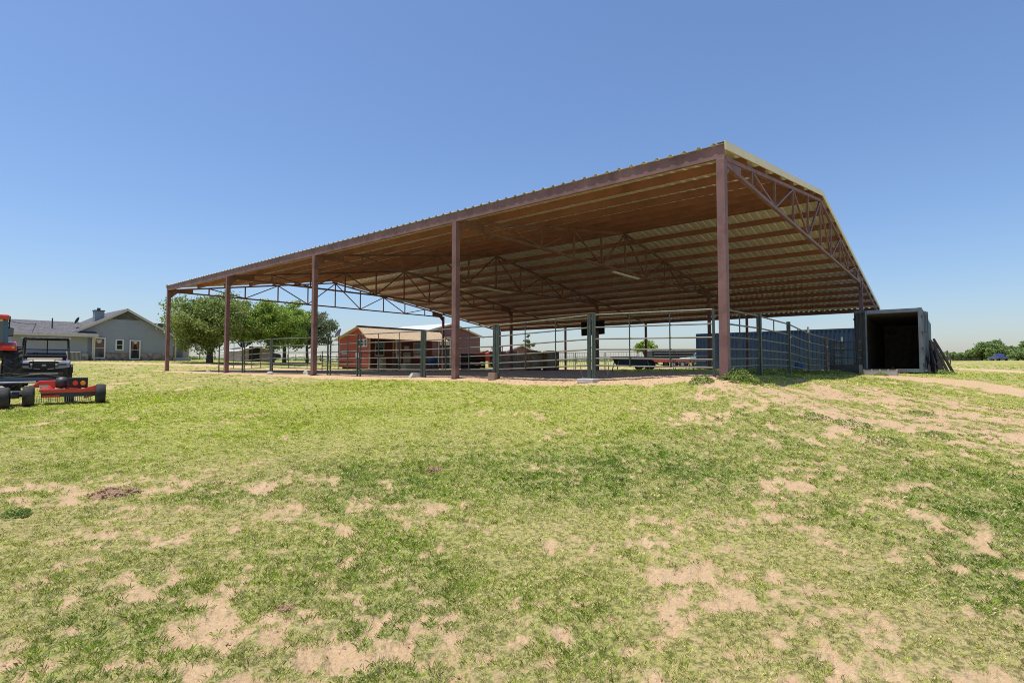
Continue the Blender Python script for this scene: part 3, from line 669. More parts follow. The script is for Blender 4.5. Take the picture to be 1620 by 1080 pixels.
# leaning posts at the container side
for k in range(8):
    bx = [1470, 1475, 1480, 1484, 1489, 1493, 1500, 1508][k]; tx = [1462, 1464, 1467, 1469, 1472, 1474, 1476, 1477][k]
    ty = [537, 536, 537, 539, 538, 540, 541, 536][k]; Yb = 23.2 + (.9 if k % 2 else 0) + .12 * k
    pb = G(bx, Yb, .0); ptp = at(tx, ty, Yb + .9)
    o = MB().path([pb - pb, (ptp - pb) * .5 + Vector((random.uniform(-.02, .02), 0, 0)), ptp - pb], [.062, .056, .05], 9).build('timber_post', 'timber'); o.location = pb
    tag(o, 'dark fence post leaning on the open container side, %s from the container' % ('first second third fourth fifth sixth seventh last'.split()[k]), 'timber post', 'dark posts leaning on the container')

# small things along the gable fence
p = G(1263, 24); t = thing('plastic_barrel', 'small blue plastic barrel behind the gable side fence', 'barrel', p); t.scale = (.6, .6, .55)
MB().lathe((0, 0, 0), [(.0, .0), (.26, 0), (.29, .06), (.29, .28), (.3, .3), (.29, .32), (.29, .52), (.3, .54), (.29, .56), (.29, .8), (.26, .86), (0, .86)], 20).build('drum', 'bluetub', t, smooth=True)
B((.1, 0, .87), (.08, .08, .03)).build('bung', 'black', t)
x_, y_ = (1338 - 810) / F * 20.5, 20.5; t = thing('hay_feeder', 'grey open lattice crate on a solid base beside the open container', 'crate', (x_, y_, gz(x_, y_)), YAW)
B((0, 0, .17), (.95, .95, .34)).build('base', 'dkmetal', t, bevel=.02)
m_ = MB()
for k in range(5):
    for s_0 in (-.45, .45): m_.box((-.45 + .225 * k, s_0, .8), (.02, .02, .95)); m_.box((s_0, -.45 + .225 * k, .8), (.02, .02, .95))
for z in (.6, .9, 1.2):
    for s_0 in (-.45, .45): m_.box((0, s_0, z), (.9, .02, .02)); m_.box((s_0, 0, z), (.02, .9, .02))
m_.build('lattice', 'dkmetal', t)

# ------------------------------------------------------------------ things under and beyond the roof
def trough(px, Y, lab, w=1.25, m='black'):
    g = G(px, Y); t = thing('stock_tank', lab, 'stock tank', g, .1)
    MB().prism([(-w / 2, .44), (w / 2, .44), (w / 2 - .16, .14), (-w / 2 + .16, .14)], 'y', -.26, .26).build('tub', m, t, bevel=.03)
    MB().prism([(-w / 2 - .05, .44), (w / 2 + .05, .44), (w / 2 + .05, .48), (-w / 2 - .05, .48)], 'y', -.3, .3).build('rim', 'glass', t)
    for sx in (-1, 1):
        for sy in (-1, 1): MB().tube((sx * (w / 2 - .12), sy * .22, .45), (sx * (w / 2 - .02), sy * .3, 0), .02, 6).build('leg', 'railpipe', t)
    MB().tube((-w / 2 + .05, -.27, .16), (w / 2 - .05, -.27, .16), .014, 6).build('stretcher', 'railpipe', t)
trough(998, 19.5, 'black stock tank on splayed pipe legs in the shade')
t = thing('low_bench', 'low grey metal bench with thin legs near the front post', 'bench', G(1108, 16.5), .15)
B((0, 0, .32), (.62, .3, .03)).build('seat', 'railpipe', t)
for sx in (-.27, .27):
    for sy in (-.12, .12): MB().tube((sx, sy, .31), (sx * 1.15, sy * 1.3, 0), .015, 6).build('leg', 'railpipe', t)
# tilted dark panel and flood light on the far row post
pm = bw(2 * BAY, W1 - .14); a0 = at(938, 519, pm.y)
t = thing('tilted_screen', 'large black tilted board hung high on an inner barn post', 'board', (a0.x, a0.y, a0.z), 0)
R_ = Matrix.Rotation(math.radians(-5), 3, 'Y') @ Matrix.Rotation(math.radians(25), 3, 'X')
B((0, 0, 0), (1.6, .08, .98), R_).build('board', 'black', t, bevel=.01); B((.2, .1, 0), (.08, .3, .08)).build('bracket', 'dkmetal', t)
a0 = at(941, 546, pm.y - .25); t = thing('flood_light', 'small dark flood light on the inner post below the black board', 'light fixture', a0)
B((0, 0, 0), (.22, .14, .16)).build('head', 'black', t, bevel=.01); B((.03, 0, -.12), (.55, .03, .02)).build('arm', 'dkmetal', t); B((0, -.075, 0), (.18, .01, .12)).build('lens', 'glass', t)
# hay bales
for k, (px, lab) in enumerate(((843, 'dark round hay bale, left one behind the corral rails'), (871, 'brown round hay bale with grey top, right one behind the rails'))):
    g = G(px, 40 + k * .5); t = thing('round_bale', lab, 'hay bale', g, .25 - .3 * k, 'round hay bales behind the rails')
    n = 28; m_ = MB(); ring = []
    for xx, rr_ in ((-.62, .1), (-.62, .62), (-.55, .72), (-.2, .75), (.2, .74), (.55, .72), (.62, .62), (.62, .1)): ring.append((rr_, xx))
    m_.lathe((0, 0, .72), ring, n, 'x'); m_.v = [(a + random.uniform(-.02, .02), b + random.uniform(-.03, .03), max(c + random.uniform(-.03, .03), .0)) for a, b, c in m_.v]
    m_.build('hay', 'bale', t, smooth=True)
    MB().lathe((0, 0, .72), [(.752, -.3), (.765, -.3), (.765, .3), (.752, .3)], 28, 'x').build('net_wrap', 'greycan', t, smooth=True)
# grey slatted wall panels / troughs seen near the second post
def lowwall(px0, px1, Y, py0, lab, m='greycan'):
    a = G(px0, Y); b_ = G(px1, Y); w_ = b_.x - a.x; h = at(px0, py0, Y).z - a.z
    t = thing('windbreak_panel', lab, 'windbreak panel', a, 0)
    for k in range(6): B((w_ / 2, 0, h * (k + .5) / 6 + .03), (w_, .04, h / 6 - .02)).build('board', m, t)
    for x in (.1, w_ / 2, w_ - .1): B((x, .05, h / 2), (.08, .06, h)).build('post', 'dkmetal', t)
lowwall(783, 836, 44, 562, 'long grey boarded windbreak left of the round bales'); lowwall(729, 768, 38, 560, 'dark grey boarded windbreak right of the second barn post', 'timber')
# red tractor with loader in the distance
def far_tractor():
    g = G(772, 52); t = thing('loader_tractor', 'red tractor with raised loader arms parked behind the corral', 'tractor', g, .15)
    m_ = MB(); m_.prism([(-1.6, .7), (-1.7, 1.25), (-1.5, 1.45), (.1, 1.6), (.2, .8)], 'y', -.35, .35); m_.build('bonnet', 'red', t, bevel=.04)
    B((.75, 0, 1.0), (1.1, .8, .5)).build('chassis', 'dkmetal', t)
    B((.9, 0, 1.2), (.5, .5, .12)).build('seat', 'black', t); B((1.12, 0, 1.45), (.12, .5, .45)).build('backrest', 'black', t)
    for y in (-.55, .55):
        MB().path([(1.35, y, 1.0), (1.35, y, 2.15), (.4, y, 2.2), (.3, y, 1.5)], .04, 6).build('roll_bar', 'black', t)
        w_ = MB().lathe((.95, y * 1.35, .68), [(.3, -.16), (.62, -.18), (.68, -.12), (.68, .12), (.62, .18), (.3, .16)], 24, 'y').build('rear_wheel', 'rubber', t, smooth=True)
        MB().lathe((.95, y * 1.35, .68), [(.0, -.1), (.31, -.1), (.31, .1), (0, .1)], 16, 'y').build('rim', 'cream', w_)
        w_ = MB().lathe((-1.15, y * 1.2, .42), [(.2, -.1), (.38, -.11), (.42, -.07), (.42, .07), (.38, .11), (.2, .1)], 20, 'y').build('front_wheel', 'rubber', t, smooth=True)
        MB().lathe((-1.15, y * 1.2, .42), [(.0, -.06), (.21, -.06), (.21, .06), (0, .06)], 16, 'y').build('rim', 'cream', w_)
        MB().bar((0, y * .95, 1.75), (-1.9, y * .95, 1.15), .1, .16).build('loader_arm', 'red', t)
    B((.9, 0, 2.2), (1.2, 1.3, .07)).build('canopy', 'red', t, bevel=.03)
    MB().prism([(-2.3, .5), (-2.5, 1.2), (-2.0, 1.25), (-1.9, .5)], 'y', -.9, .9).build('bucket', 'dkmetal', t)
far_tractor()

# ------------------------------------------------------------------ red cabin with porch
def cabin():
    # local x along D2 (long side), y along D1 (gable width); corner at px583
    cx, cy = -11.2, 42.0; g = gz(cx, cy); z0 = g + .25
    t = thing('red_cabin', 'red board cabin with a tan metal roof and deep front porch', 'cabin', (cx, cy, g), YAW)
    L, Wd = 8.0, 4.1; ridge_y = .95; rz0 = at(575, 516, 42.3).z - g; ef = at(585, 533, 42).z - g; eb = at(539, 537, 44.6).z - g
    B((L / 2, Wd / 2 + .75, (.25 + ef) / 2), (L, Wd - 1.5, ef - .25)).build('wall', 'redwood', t); B((L / 2, 1.485, (.26 + ef) / 2), (L - .1, .02, ef - .3)).build('porch_wall_shade', 'redwood_shade', t)  # thin facing over the back wall carries the painted porch shade
    gab = [(0, .25), (0, ef - .06), (ridge_y, rz0 - .08), (Wd, eb - .06), (Wd, .25)]
    MB().prism(gab, 'x', -.02, .04).build('gable_wall', 'redwood', t)
    MB().prism([(1.5, ef - .1), (ridge_y + .05, rz0 - .12), (Wd, eb - .08), (Wd, ef - .15)], 'x', L - .06, L).build('gable_wall', 'redwood', t)
    # board lines on gable
    m_ = MB()
    for z in np.arange(.45, 2.6, .2): m_.box((-.028, Wd / 2, z), (.012, Wd - .02, .012))
    m_.build('board_joint', 'maroon', t)
    for (y0, z0_, y1, z1) in ((-.35, ef - .12, ridge_y, rz0), (Wd + .25, eb - .1, ridge_y, rz0)):
        r_ = MB(); d = Vector((0, y1 - y0, z1 - z0_)); ln = d.length; n = 1
        r_.bar((L / 2 - .1, y0, z0_), (L / 2 - .1, y1, z1), L + .7, .05, (0, -d.z / ln * (1 if y1 > y0 else -1), 1)); 
        for k in range(22): x = -.4 + k * (L + .6) / 21; r_.bar((x, y0, z0_ + .035), (x, y1, z1 + .035), .03, .03)
        r_.build('roof', 'tanroof', t)
    B((L / 2 - .1, ridge_y, rz0 + .05), (L + .75, .3, .03)).build('ridge_cap', 'dkmetal', t)
    for y, m2 in ((-.02, 'cream'),):
        for x in (.06, 2.7, 5.4, L - .06): B((x, .02, (ef + .1) / 2), (.12, .12, ef - .1)).build('porch_post', m2, t)
    B((L / 2, .75, .2), (L, 1.5, .12)).build('porch_floor', 'plank', t)
    for x in (.4, 2.6, 5, 7.4): B((x, Wd / 2, .1), (.4, Wd - .4, .3)).build('skid', 'timber', t)
    # gable window pair
    for y, z, w_, h in ((1.05, 2.15, .85, .6), (.1 + .3, 2.15, .5, .6)):
        f = B((-.04, y, z), (.05, w_, h)).build('window', 'white', t)
        B((-.07, y, z), (.02, w_ - .14, h - .14)).build('pane', 'glass', f); B((-.085, y, z), (.02, .04, h - .1)).build('mullion', 'white', f)
    B((-.04, 3.2, 1.45), (.03, .9, .35)).build('oval_sign', 'chim', t); B((-.04, 1.35, 1.2), (.03, .62, .42)).build('notice_sign', 'white', t)
    for x, w_ in ((2.1, .75), (6.2, .75)):
        f = B((x, 1.455, 1.75), (w_ + .2, .05, 1.25)).build('window', 'cream', t); B((x, 1.425, 1.8), (w_, .02, 1.05)).build('pane', 'glass', f); B((x, 1.412, 2.05), (w_, .02, .45)).build('blind', 'shutter', f)
    for x in (3.5, 4.3): B((x, 1.45, 1.3), (.1, .05, 2.1)).build('door_frame', 'cream', t)
    f = B((3.9, 1.455, 1.3), (.7, .04, 2.0)).build('door', 'maroon', t); B((3.9, 1.43, 1.05), (.42, .02, .75)).build('panel_window', 'silver', f)
    B((4.95, 1.46, 1.85), (.55, .03, .4)).build('notice_sign', 'silver', t); B((5.0, 1.46, 1.0), (.8, .03, 1.0)).build('screen_panel', 'greycan', t)
    return t
cabin()
def porchitem(name, px, Y, lab, cat): return thing(name, lab, cat, G(px, Y), YAW)
t = porchitem('tan_barrel', 604, 38, 'tan ribbed plastic barrel in front of the cabin porch', 'barrel')
MB().lathe((0, 0, 0), [(0, 0), (.27, 0), (.3, .05), (.31, .3), (.29, .33), (.31, .36), (.3, .66), (.28, .69), (.3, .72), (.28, .9), (0, .92)], 20).build('drum', 'poly', t, smooth=True); MB().lathe((0, 0, .9), [(.28, 0), (.31, .02), (.31, .05), (0, .06)], 20).build('lid', 'cream', t)
t = porchitem('tan_tote', 650, 37.5, 'pale low rectangular trough in front of the cabin door', 'trough')
MB().prism([(-.6, 0), (.6, 0), (.68, .42), (-.68, .42)], 'y', -.3, .3).build('tub', 'poly', t, bevel=.02); B((0, 0, .44), (1.45, .66, .04)).build('rim', 'cream', t)
t = porchitem('lawn_chair', 628, 40, 'small wooden chair on the cabin porch front', 'chair')
B((0, 0, .4), (.5, .5, .05)).build('seat', 'plank', t); B((0, .24, .7), (.5, .05, .55)).build('backrest', 'plank', t)
for sx in (-.21, .21):
    for sy in (-.21, .21): B((sx, sy, .19), (.05, .05, .38)).build('leg', 'plank', t)
t = porchitem('covered_grill', 685, 38.5, 'dark grill under a blue cover at the porch corner', 'grill')
MB().lathe((0, 0, .75), [(.0, -.3), (.3, -.22), (.38, 0), (.34, .2), (.0, .36)], 16).build('cover', 'bluetub', t, smooth=True)
for sx in (-.25, .25): B((sx, 0, .25), (.04, .4, .5)).build('leg', 'dkmetal', t)
# satellite dish on a pole
def dish(px, pybase, pytop, Y, lab, r=.3, gnd=True):
    top = at(px, pytop, Y); base = G(px, Y) if gnd else at(px, pybase, Y)
    t = thing('satellite_dish', lab, 'satellite dish', base, 0); h = top.z - base.z
    MB().tube((0, 0, 0), (0, 0, h), .03, 8).build('mast', 'metal', t)
    d = MB().lathe((0, 0, 0), [(0, 0), (r * .5, .03), (r, .12), (r, .13), (r * .5, .045), (0, .015)], 20).build('reflector', 'dkmetal', t, smooth=True)
    d.location = (0, -.05, h); d.rotation_euler = (math.radians(60), 0, math.radians(-50))
    MB().tube((0, -.05, h - .1), (-r * 1.1, -r * 1.2, h + .12), .012, 6).build('feed_arm', 'metal', t); B((-r * 1.1, -r * 1.2, h + .14), (.07, .07, .07)).build('receiver', 'white', t)
dish(536.5, 585, 528, 43, 'grey satellite dish on a tall pole left of the red cabin', .42)

# ------------------------------------------------------------------ maroon barn behind the cabin, and the small far one
def gable_barn(name, lab, pxa, pya, Y0, half, L, heave, wallm, roofm, openings=True):
    # gable wall contains D2, ridge runs away along D1. origin = middle of gable at ground
    X0 = (pxa - 810) / F * Y0; g = gz(X0, Y0); za = at(pxa, pya, Y0).z - g
    t = thing(name, lab, 'barn', (X0, Y0, g), YAW); ze = za - half * .26 if heave is None else heave
    pr = [(-half, 0), (-half, ze), (0, za - .05), (half, ze), (half, 0)]
    MB().prism(pr, 'y', 0, L).build('wall', wallm, t)
    m_ = MB(); 
    for k in range(9): m_.box((0, -.012, .35 + .38 * k), (2 * half - .02 if .35 + .38 * k < ze else (za - .35 - .38 * k) / (za - ze) * 2 * half - .1, .02, .02)) if .35 + .38 * k < za - .2 else None
    m_.build('siding_joint', 'dkmetal', t)
    for s in (-1, 1):
        MB().prism([(0, za), (s * (half + .3), ze - .3 * (za - ze) / half), (s * (half + .3), ze - .3 * (za - ze) / half + .07), (0, za + .08)][::s], 'y', -.3, L + .3).build('roof', roofm, t)
        MB().bar((0, -.32, za + .0), (s * (half + .3), -.32, ze - .3 * (za - ze) / half + .0), .04, .16).build('rake_trim', 'cream', t)
    return t, za, ze
t, za, ze = gable_barn('maroon_barn', 'maroon metal sided barn with a white roof behind the red cabin', 713, 512.5, 55, 4.4, 7.3, None, 'maroon', 'whiteroof')
B((-.9, -.02, 1.5), (1.5, .06, 3.0)).build('doorway', 'black', t); B((-.15, -.04, 1.6), (.14, .1, 3.2)).build('door_frame', 'cream', t); B((-.9, -.04, 3.15), (1.6, .1, .14)).build('door_frame', 'cream', t); B((-1.72, -.04, 1.6), (.12, .1, 3.2)).build('door_frame', 'cream', t)
B((-.9, -.06, 2.6), (1.3, .05, .5)).build('sign_board', 'cream', t)
t, za, ze = gable_barn('small_maroon_shed', 'small maroon shed with pale roof far beyond the corral', 823, 546.5, 62, 2.6, 2.6, None, 'maroon', 'greycan')
B((-1.3, -.02, 1.0), (1.3, .06, 1.6)).build('doorway', 'black', t); B((-.5, -.04, 1.0), (.1, .06, 1.8)).build('door_frame', 'cream', t)
t, za, ze = gable_barn('lilac_shed', 'pale lilac metal shed under the oak trees', 405, 549, 62, 1.7, 4.5, None, 'lilac', 'whiteroof')
B((-.2, -.02, .9), (1.2, .06, 1.7)).build('doorway', 'black', t)

# ------------------------------------------------------------------ trees
def tree(name, lab, px, Y, top, bot, wpx, leafm, nleaf=14000, lsz=.13, trunk_r=.2, lean=0, group=None, dens=1., clumps=60, multi=1, base=None, oblate=1.):
    g = base if base is not None else G(px, Y); H = at(px, top, Y).z - g.z; zb = max(at(px, bot, Y).z - g.z, .35); Wd = wpx / F * Y / 2
    t = thing(name, lab, 'tree', g, random.uniform(0, 6), group)
    rs = np.random.default_rng(int(px * 7 + Y)); cz = (H + zb) / 2; hz = (H - zb) / 2
    m_ = MB()
    for k in range(multi):
        a = 6.28 * k / multi; ox = .12 * Wd * math.cos(a) * (multi > 1); oy = .12 * Wd * math.sin(a) * (multi > 1)
        m_.path([(ox * .3, oy * .3, -.1), (ox, oy, zb * .5), (ox * 2 + lean, oy * 2, zb + hz * .4), (ox * 2.5 + lean, oy * 2.5, cz + hz * .3)], [trunk_r * 1.2, trunk_r, trunk_r * .75, trunk_r * .3], 9)
    C_ = []
    for k in range(clumps):
        while True:
            q = rs.uniform(-1, 1, 3)
            n_ = np.linalg.norm(q)
            if .35 < n_ < 1: break
        q = q * (1 + .16 * rs.normal()) ; fl = .85 if q[2] < -.3 else 1
        C_.append((q[0] * Wd * .86 * fl, q[1] * Wd * .86 * fl, cz + q[2] * hz * .84, rs.uniform(.10, .25) * Wd))
    for k in range(min(14, clumps)):
        c = C_[k]; st = zb + hz * rs.uniform(.0, .5)
        m_.path([(lean * .5, 0, st), (c[0] * .5, c[1] * .5, (st + c[2]) / 2 + .1 * hz), (c[0], c[1], c[2])], [trunk_r * .45, trunk_r * .28, trunk_r * .08], 6)
    m_.build('trunk', 'trunk', t, smooth=True)
    C_ = np.array(C_); wts = C_[:, 3] ** 2; idx = rs.choice(len(C_), nleaf, p=wts / wts.sum()); c = C_[idx]
    d = rs.normal(size=(nleaf, 3)); d /= np.linalg.norm(d, axis=1)[:, None]; rad = c[:, 3] * (rs.random(nleaf) ** .4) * (1 + .25 * rs.normal(size=nleaf))
    P = c[:, :3] + d * rad[:, None] * np.array([1, 1, .72 * oblate]); P[:, 2] = np.maximum(P[:, 2], zb * .75)
    u = rs.normal(size=(nleaf, 3)); u /= np.linalg.norm(u, axis=1)[:, None]; v = np.cross(u, rs.normal(size=(nleaf, 3))); v /= np.linalg.norm(v, axis=1)[:, None]
    s = lsz * rs.uniform(.5, 1.3, nleaf)[:, None]
    Vv = np.stack([P - u * s, P + v * s * .55, P + u * s, P - v * s * .55], 1).reshape(-1, 3)
    o = meshraw('crown', Vv, np.arange(4 * nleaf).reshape(-1, 4), M[leafm]); o.parent = t
    return t
tree('oak_tree', 'wide dark green oak seen between the two leftmost barn posts', 332, 50, 462, 556, 136, 'leaf', 46000, .105, .28, clumps=170)
tree('oak_tree', 'bright green oak with a straight trunk behind the fourth bay panels', 431, 54, 476, 553, 112, 'leaf2', 36000, .105, .2, clumps=130)
tree('oak_tree', 'green oak with a forked trunk beside the middle barn post', 450, 60, 478, 552, 96, 'leaf2', 22000, .13, .2, clumps=90)
tree('oak_tree', 'paler oak right of the middle barn post with a leaning trunk', 486, 64, 487, 553, 96, 'leafpale', 20000, .13, .17, lean=.5, clumps=80)
tree('oak_tree', 'dim oak partly hidden behind the wide dark oak', 384, 66, 476, 556, 84, 'leaf', 16000, .14, .2, clumps=70)
tree('sparse_tree', 'thin sparse tree standing past the small maroon shed', 838, 80, 529, 552, 24, 'leafpale', 700, .16, .09, clumps=14, dens=.4)
tree('mesquite_tree', 'feathery green mesquite seen under the roof right of centre', 1022, 80, 537, 562, 50, 'leaf2', 5000, .16, .12, lean=.4, clumps=34)
tree('bush', 'green bush peeking between the maroon barn and the tractor', 759, 75, 554, 568, 22, 'leaf2', 2500, .15, .08, clumps=20)
tree('bush', 'yellow green bush behind the round bales', 868, 85, 556, 568, 26, 'leaf2', 2500, .16, .08, clumps=20)
FT = [(1512, 150, 557, 26, 'leftmost low green tree behind the leaning posts'), (1530, 170, 557, 34, 'low grey green tree behind the dark tanks'), (1553, 165, 549, 40, 'middle height tree left of the tallest far tree'), (1571, 160, 535, 52, 'tallest far tree at the right edge field'), (1592, 170, 545, 44, 'rounded tree just right of the tallest far tree'),
      (1610, 155, 552, 40, 'yellow green low tree behind the blue vehicle'), (1632, 175, 539, 50, 'tree cut by the right picture edge'), (1495, 160, 556, 22, 'small tree hidden behind the leaning posts')]
for k, (px, Y, top, wd, lab) in enumerate(FT):
    tree('far_tree', lab, px, Y, top, 569, wd, 'leaffar', 7000, .32, .25, group='trees across the field at right', clumps=50)
for k, (px, Y, top, wd, lab) in enumerate([(15, 90, 530, 30, 'dark tree behind the tractor at the left edge'), (303, 110, 566, 26, 'low shrub under the wide dark oak'), (548, 120, 560, 20, 'distant shrub left of the red cabin'), (508, 110, 563, 24, 'distant shrub left of the dish pole'), (1060, 110, 557, 30, 'small round tree behind the flatbed trailer')]):
    tree('distant_shrub', lab, px, Y, top, 572, wd, 'leaffar', 2500, .2, .1, clumps=24)
# far tree line
rs = np.random.default_rng(5); Vv = []; n_t = 26000
a = rs.uniform(-1.05, 1.05, n_t); R_ = rs.uniform(430, 520, n_t); x = R_ * np.sin(a); y = R_ * np.cos(a)
hh = 3.2 * fbm(a * 22, a * 0 + 3, 4) ** 1.3 * 2; P = np.c_[x, y, tz0(x, y) + rs.random(n_t) * hh]
u = rs.normal(size=(n_t, 3)); u /= np.linalg.norm(u, axis=1)[:, None]; v = np.cross(u, rs.normal(size=(n_t, 3))); v /= np.linalg.norm(v, axis=1)[:, None]
Vv = np.stack([P - u * 1.1, P + v * .8, P + u * 1.1, P - v * .8], 1).reshape(-1, 3)
o = meshraw('distant_woods', Vv, np.arange(4 * n_t).reshape(-1, 4), M['leaffar']); tag(o, 'thin dark line of woods along the whole horizon', 'woods'); o['kind'] = 'stuff'

# ------------------------------------------------------------------ field objects at right and beyond
def wheel(t, c, r, w_, ax='x', name='wheel', rim='metal'):
    wh = MB().lathe(c, [(r * .55, -w_ / 2), (r * .9, -w_ / 2), (r, -w_ * .35), (r, w_ * .35), (r * .9, w_ / 2), (r * .55, w_ / 2)], 24, ax).build(name, 'rubber', t, smooth=True)
    MB().lathe(c, [(0, -w_ * .42), (r * .3, -w_ * .42), (r * .56, -w_ * .3), (r * .56, w_ * .3), (r * .3, w_ * .42), (0, w_ * .42)], 18, ax).build('rim', rim, wh, smooth=False)
    return wh
def truck(name, lab, loc, rz, paint):
    t = thing(name, lab, 'pickup truck', loc, rz)
    body = [(-2.6, .5), (-2.6, .95), (-.3, 1.0), (-.2, 1.0), (.1, 1.05), (1.3, 1.08), (2.5, .98), (2.7, .8), (2.7, .45)]
    MB().prism(body, 'y', -.92, .92).build('body', paint, t, bevel=.05)
    MB().prism([(-.9, 1.0), (-.75, 1.65), (.35, 1.68), (1.1, 1.05)], 'y', -.8, .8).build('cab', paint, t, bevel=.05)
    MB().prism([(-.72, 1.1), (-.65, 1.58), (.3, 1.6), (.9, 1.1)], 'y', -.81, .81).build('side_window', 'cabglass', t)
    MB().prism([(.44, 1.6), (1.12, 1.1), (1.1, 1.08), (.41, 1.58)], 'y', -.72, .72).build('windscreen', 'cabglass', t)
    for x in (-1.7, 1.75):
        for y in (-.85, .85): wheel(t, (x, y, .38), .38, .24, 'y')
    B((2.72, 0, .7), (.04, 1.3, .22)).build('grille', 'dkmetal', t); B((2.74, 0, .48), (.12, 1.8, .16)).build('bumper', 'metal', t)
    for y in (-.75, .75): B((2.7, y, .8), (.06, .3, .16)).build('headlight', 'white', t)
truck('blue_vehicle', 'small dark blue pickup parked in front of the far trees', G(1579, 132), 1.2, 'bluecar')
truck('pale_truck', 'pale green white truck half hidden behind the navy container end', G(1112, 62), math.pi + .3, 'whitecar')
truck('dark_vehicle', 'dark parked vehicle beside the lilac shed under the oaks', G(409, 74), .7, 'black')
t = thing('flatbed_trailer', 'long flatbed trailer with red side rails past the corral', 'trailer', G(1066, 58), .08)
B((0, 0, .62), (6.0, 2.0, .14)).build('deck', 'plank', t); 
for y in (-1.02, 1.02): B((0, y, .72), (6.1, .06, .26)).build('side_rail', 'red', t)
for x in (-.5, .5): wheel(t, (x, -1.05, .36), .36, .2, 'y'); wheel(t, (x, 1.05, .36), .36, .2, 'y')
MB().bar((-3, 0, .55), (-4.3, 0, .5), .12, .12).build('tongue', 'dkmetal', t)
t = thing('stock_trailer', 'black livestock trailer with a pale roof beyond the flatbed', 'trailer', G(1066, 68), .05)
B((0, 0, 1.25), (6.2, 2.1, 1.3)).build('body', 'black', t, bevel=.05); B((0, 0, 1.95), (6.3, 2.15, .12)).build('roof', 'whiteroof', t, bevel=.04)
for k in range(3): B((0, -1.07, .9 + .35 * k), (5.8, .03, .06)).build('slat', 'greycan', t)
for x in (-.5, .5): wheel(t, (x, -1.0, .38), .38, .22, 'y')
t = thing('white_wheel_cart', 'low cart with a white spoked wheel behind the stock tank', 'cart', G(1014, 42), .1)
wheel(t, (-.3, -.4, .42), .4, .16, 'y', rim='white'); wheel(t, (.6, -.4, .42), .4, .16, 'y', rim='dkmetal'); B((.1, 0, .55), (2.2, .8, .12)).build('bed', 'dkmetal', t); MB().bar((1.2, 0, .5), (2.2, 0, .3), .06, .06).build('tongue', 'dkmetal', t)
for k, px in enumerate((1510, 1517, 1524, 1531, 1538, 1546)):
    lab = '%s black tyre trough in the row before the far trees' % ('leftmost,second,third,fourth,fifth,rightmost'.split(',')[k])
    t = thing('tyre_trough', lab, 'trough', G(px, 135), 0, 'black tyre troughs across the field')
    MB().lathe((0, 0, 0), [(.3, .05), (.5, 0), (.55, .2), (.5, .42), (.38, .42)], 14).build('tyre', 'rubber', t, smooth=True)
for k, (px, py) in enumerate(((1498.5, 554), (1503, 558))):
    g = G(px, 60); h = at(px, py, 60).z - g.z
    o = MB().tube((0, 0, 0), (0, 0, h), .06, 8).build('pipe_post', 'darkpipe'); o.location = g; tag(o, ('tall thin dark pole right of the leaning posts', 'short thin pole right of the leaning posts')[k], 'pole')
# wire fences
def wirefence(pts, lab, h=1.2):
    t = thing('wire_fence', lab, 'fence', pts[0])
    o0 = Vector(pts[0])
    for p in pts: q = Vector(p) - o0; MB().tube(q, q + Vector((0, 0, h)), .05, 6).build('post', 'darkpipe', t)
    for z in (.3, .6, .85, 1.1):
        MB().path([Vector(p) - o0 + Vector((0, 0, z)) for p in pts], .008, 4).build('wire', 'metal', t)
wirefence([G(292 + 24 * k, 75) for k in range(4)], 'thin post and wire fence seen under the wide dark oak')
wirefence([G(455 + 13 * k, 95) for k in range(9)], 'post and wire fence beyond the orange dirt left of the cabin')
wirefence([G(880 + 16 * k, 100) for k in range(9)], 'distant post and wire fence on the green strip beyond the corral')

# ------------------------------------------------------------------ grey house
def stonemat():
    m = mat('field_stone', (.3, .26, .23), .9); n = m.node_tree; b = n.nodes["Principled BSDF"]
    tc = n.nodes.new("ShaderNodeTexCoord"); v = n.nodes.new("ShaderNodeTexVoronoi"); v.inputs["Scale"].default_value = 3.2; n.links.new(tc.outputs["Object"], v.inputs["Vector"])
    cr = n.nodes.new("ShaderNodeValToRGB"); cr.color_ramp.elements[0].color = (.16, .13, .12, 1); cr.color_ramp.elements[1].color = (.42, .38, .34, 1); e = cr.color_ramp.elements.new(.5); e.color = (.3, .2, .14, 1)
    sp = n.nodes.new("ShaderNodeSeparateColor"); n.links.new(v.outputs["Color"], sp.inputs[0]); n.links.new(sp.outputs[0], cr.inputs[0])
    v2 = n.nodes.new("ShaderNodeTexVoronoi"); v2.feature = 'DISTANCE_TO_EDGE'; v2.inputs["Scale"].default_value = 3.2; n.links.new(tc.outputs["Object"], v2.inputs["Vector"])
    mr = n.nodes.new("ShaderNodeMapRange"); mr.inputs[2].default_value = .06; n.links.new(v2.outputs["Distance"], mr.inputs[0])
    mx = n.nodes.new("ShaderNodeMix"); mx.data_type = 'RGBA'; mx.inputs[6].default_value = (.36, .33, .3, 1); n.links.new(mr.outputs[0], mx.inputs[0]); n.links.new(cr.outputs[0], mx.inputs[7]); n.links.new(mx.outputs[2], b.inputs["Base Color"])
    return m
M['stone'] = stonemat()
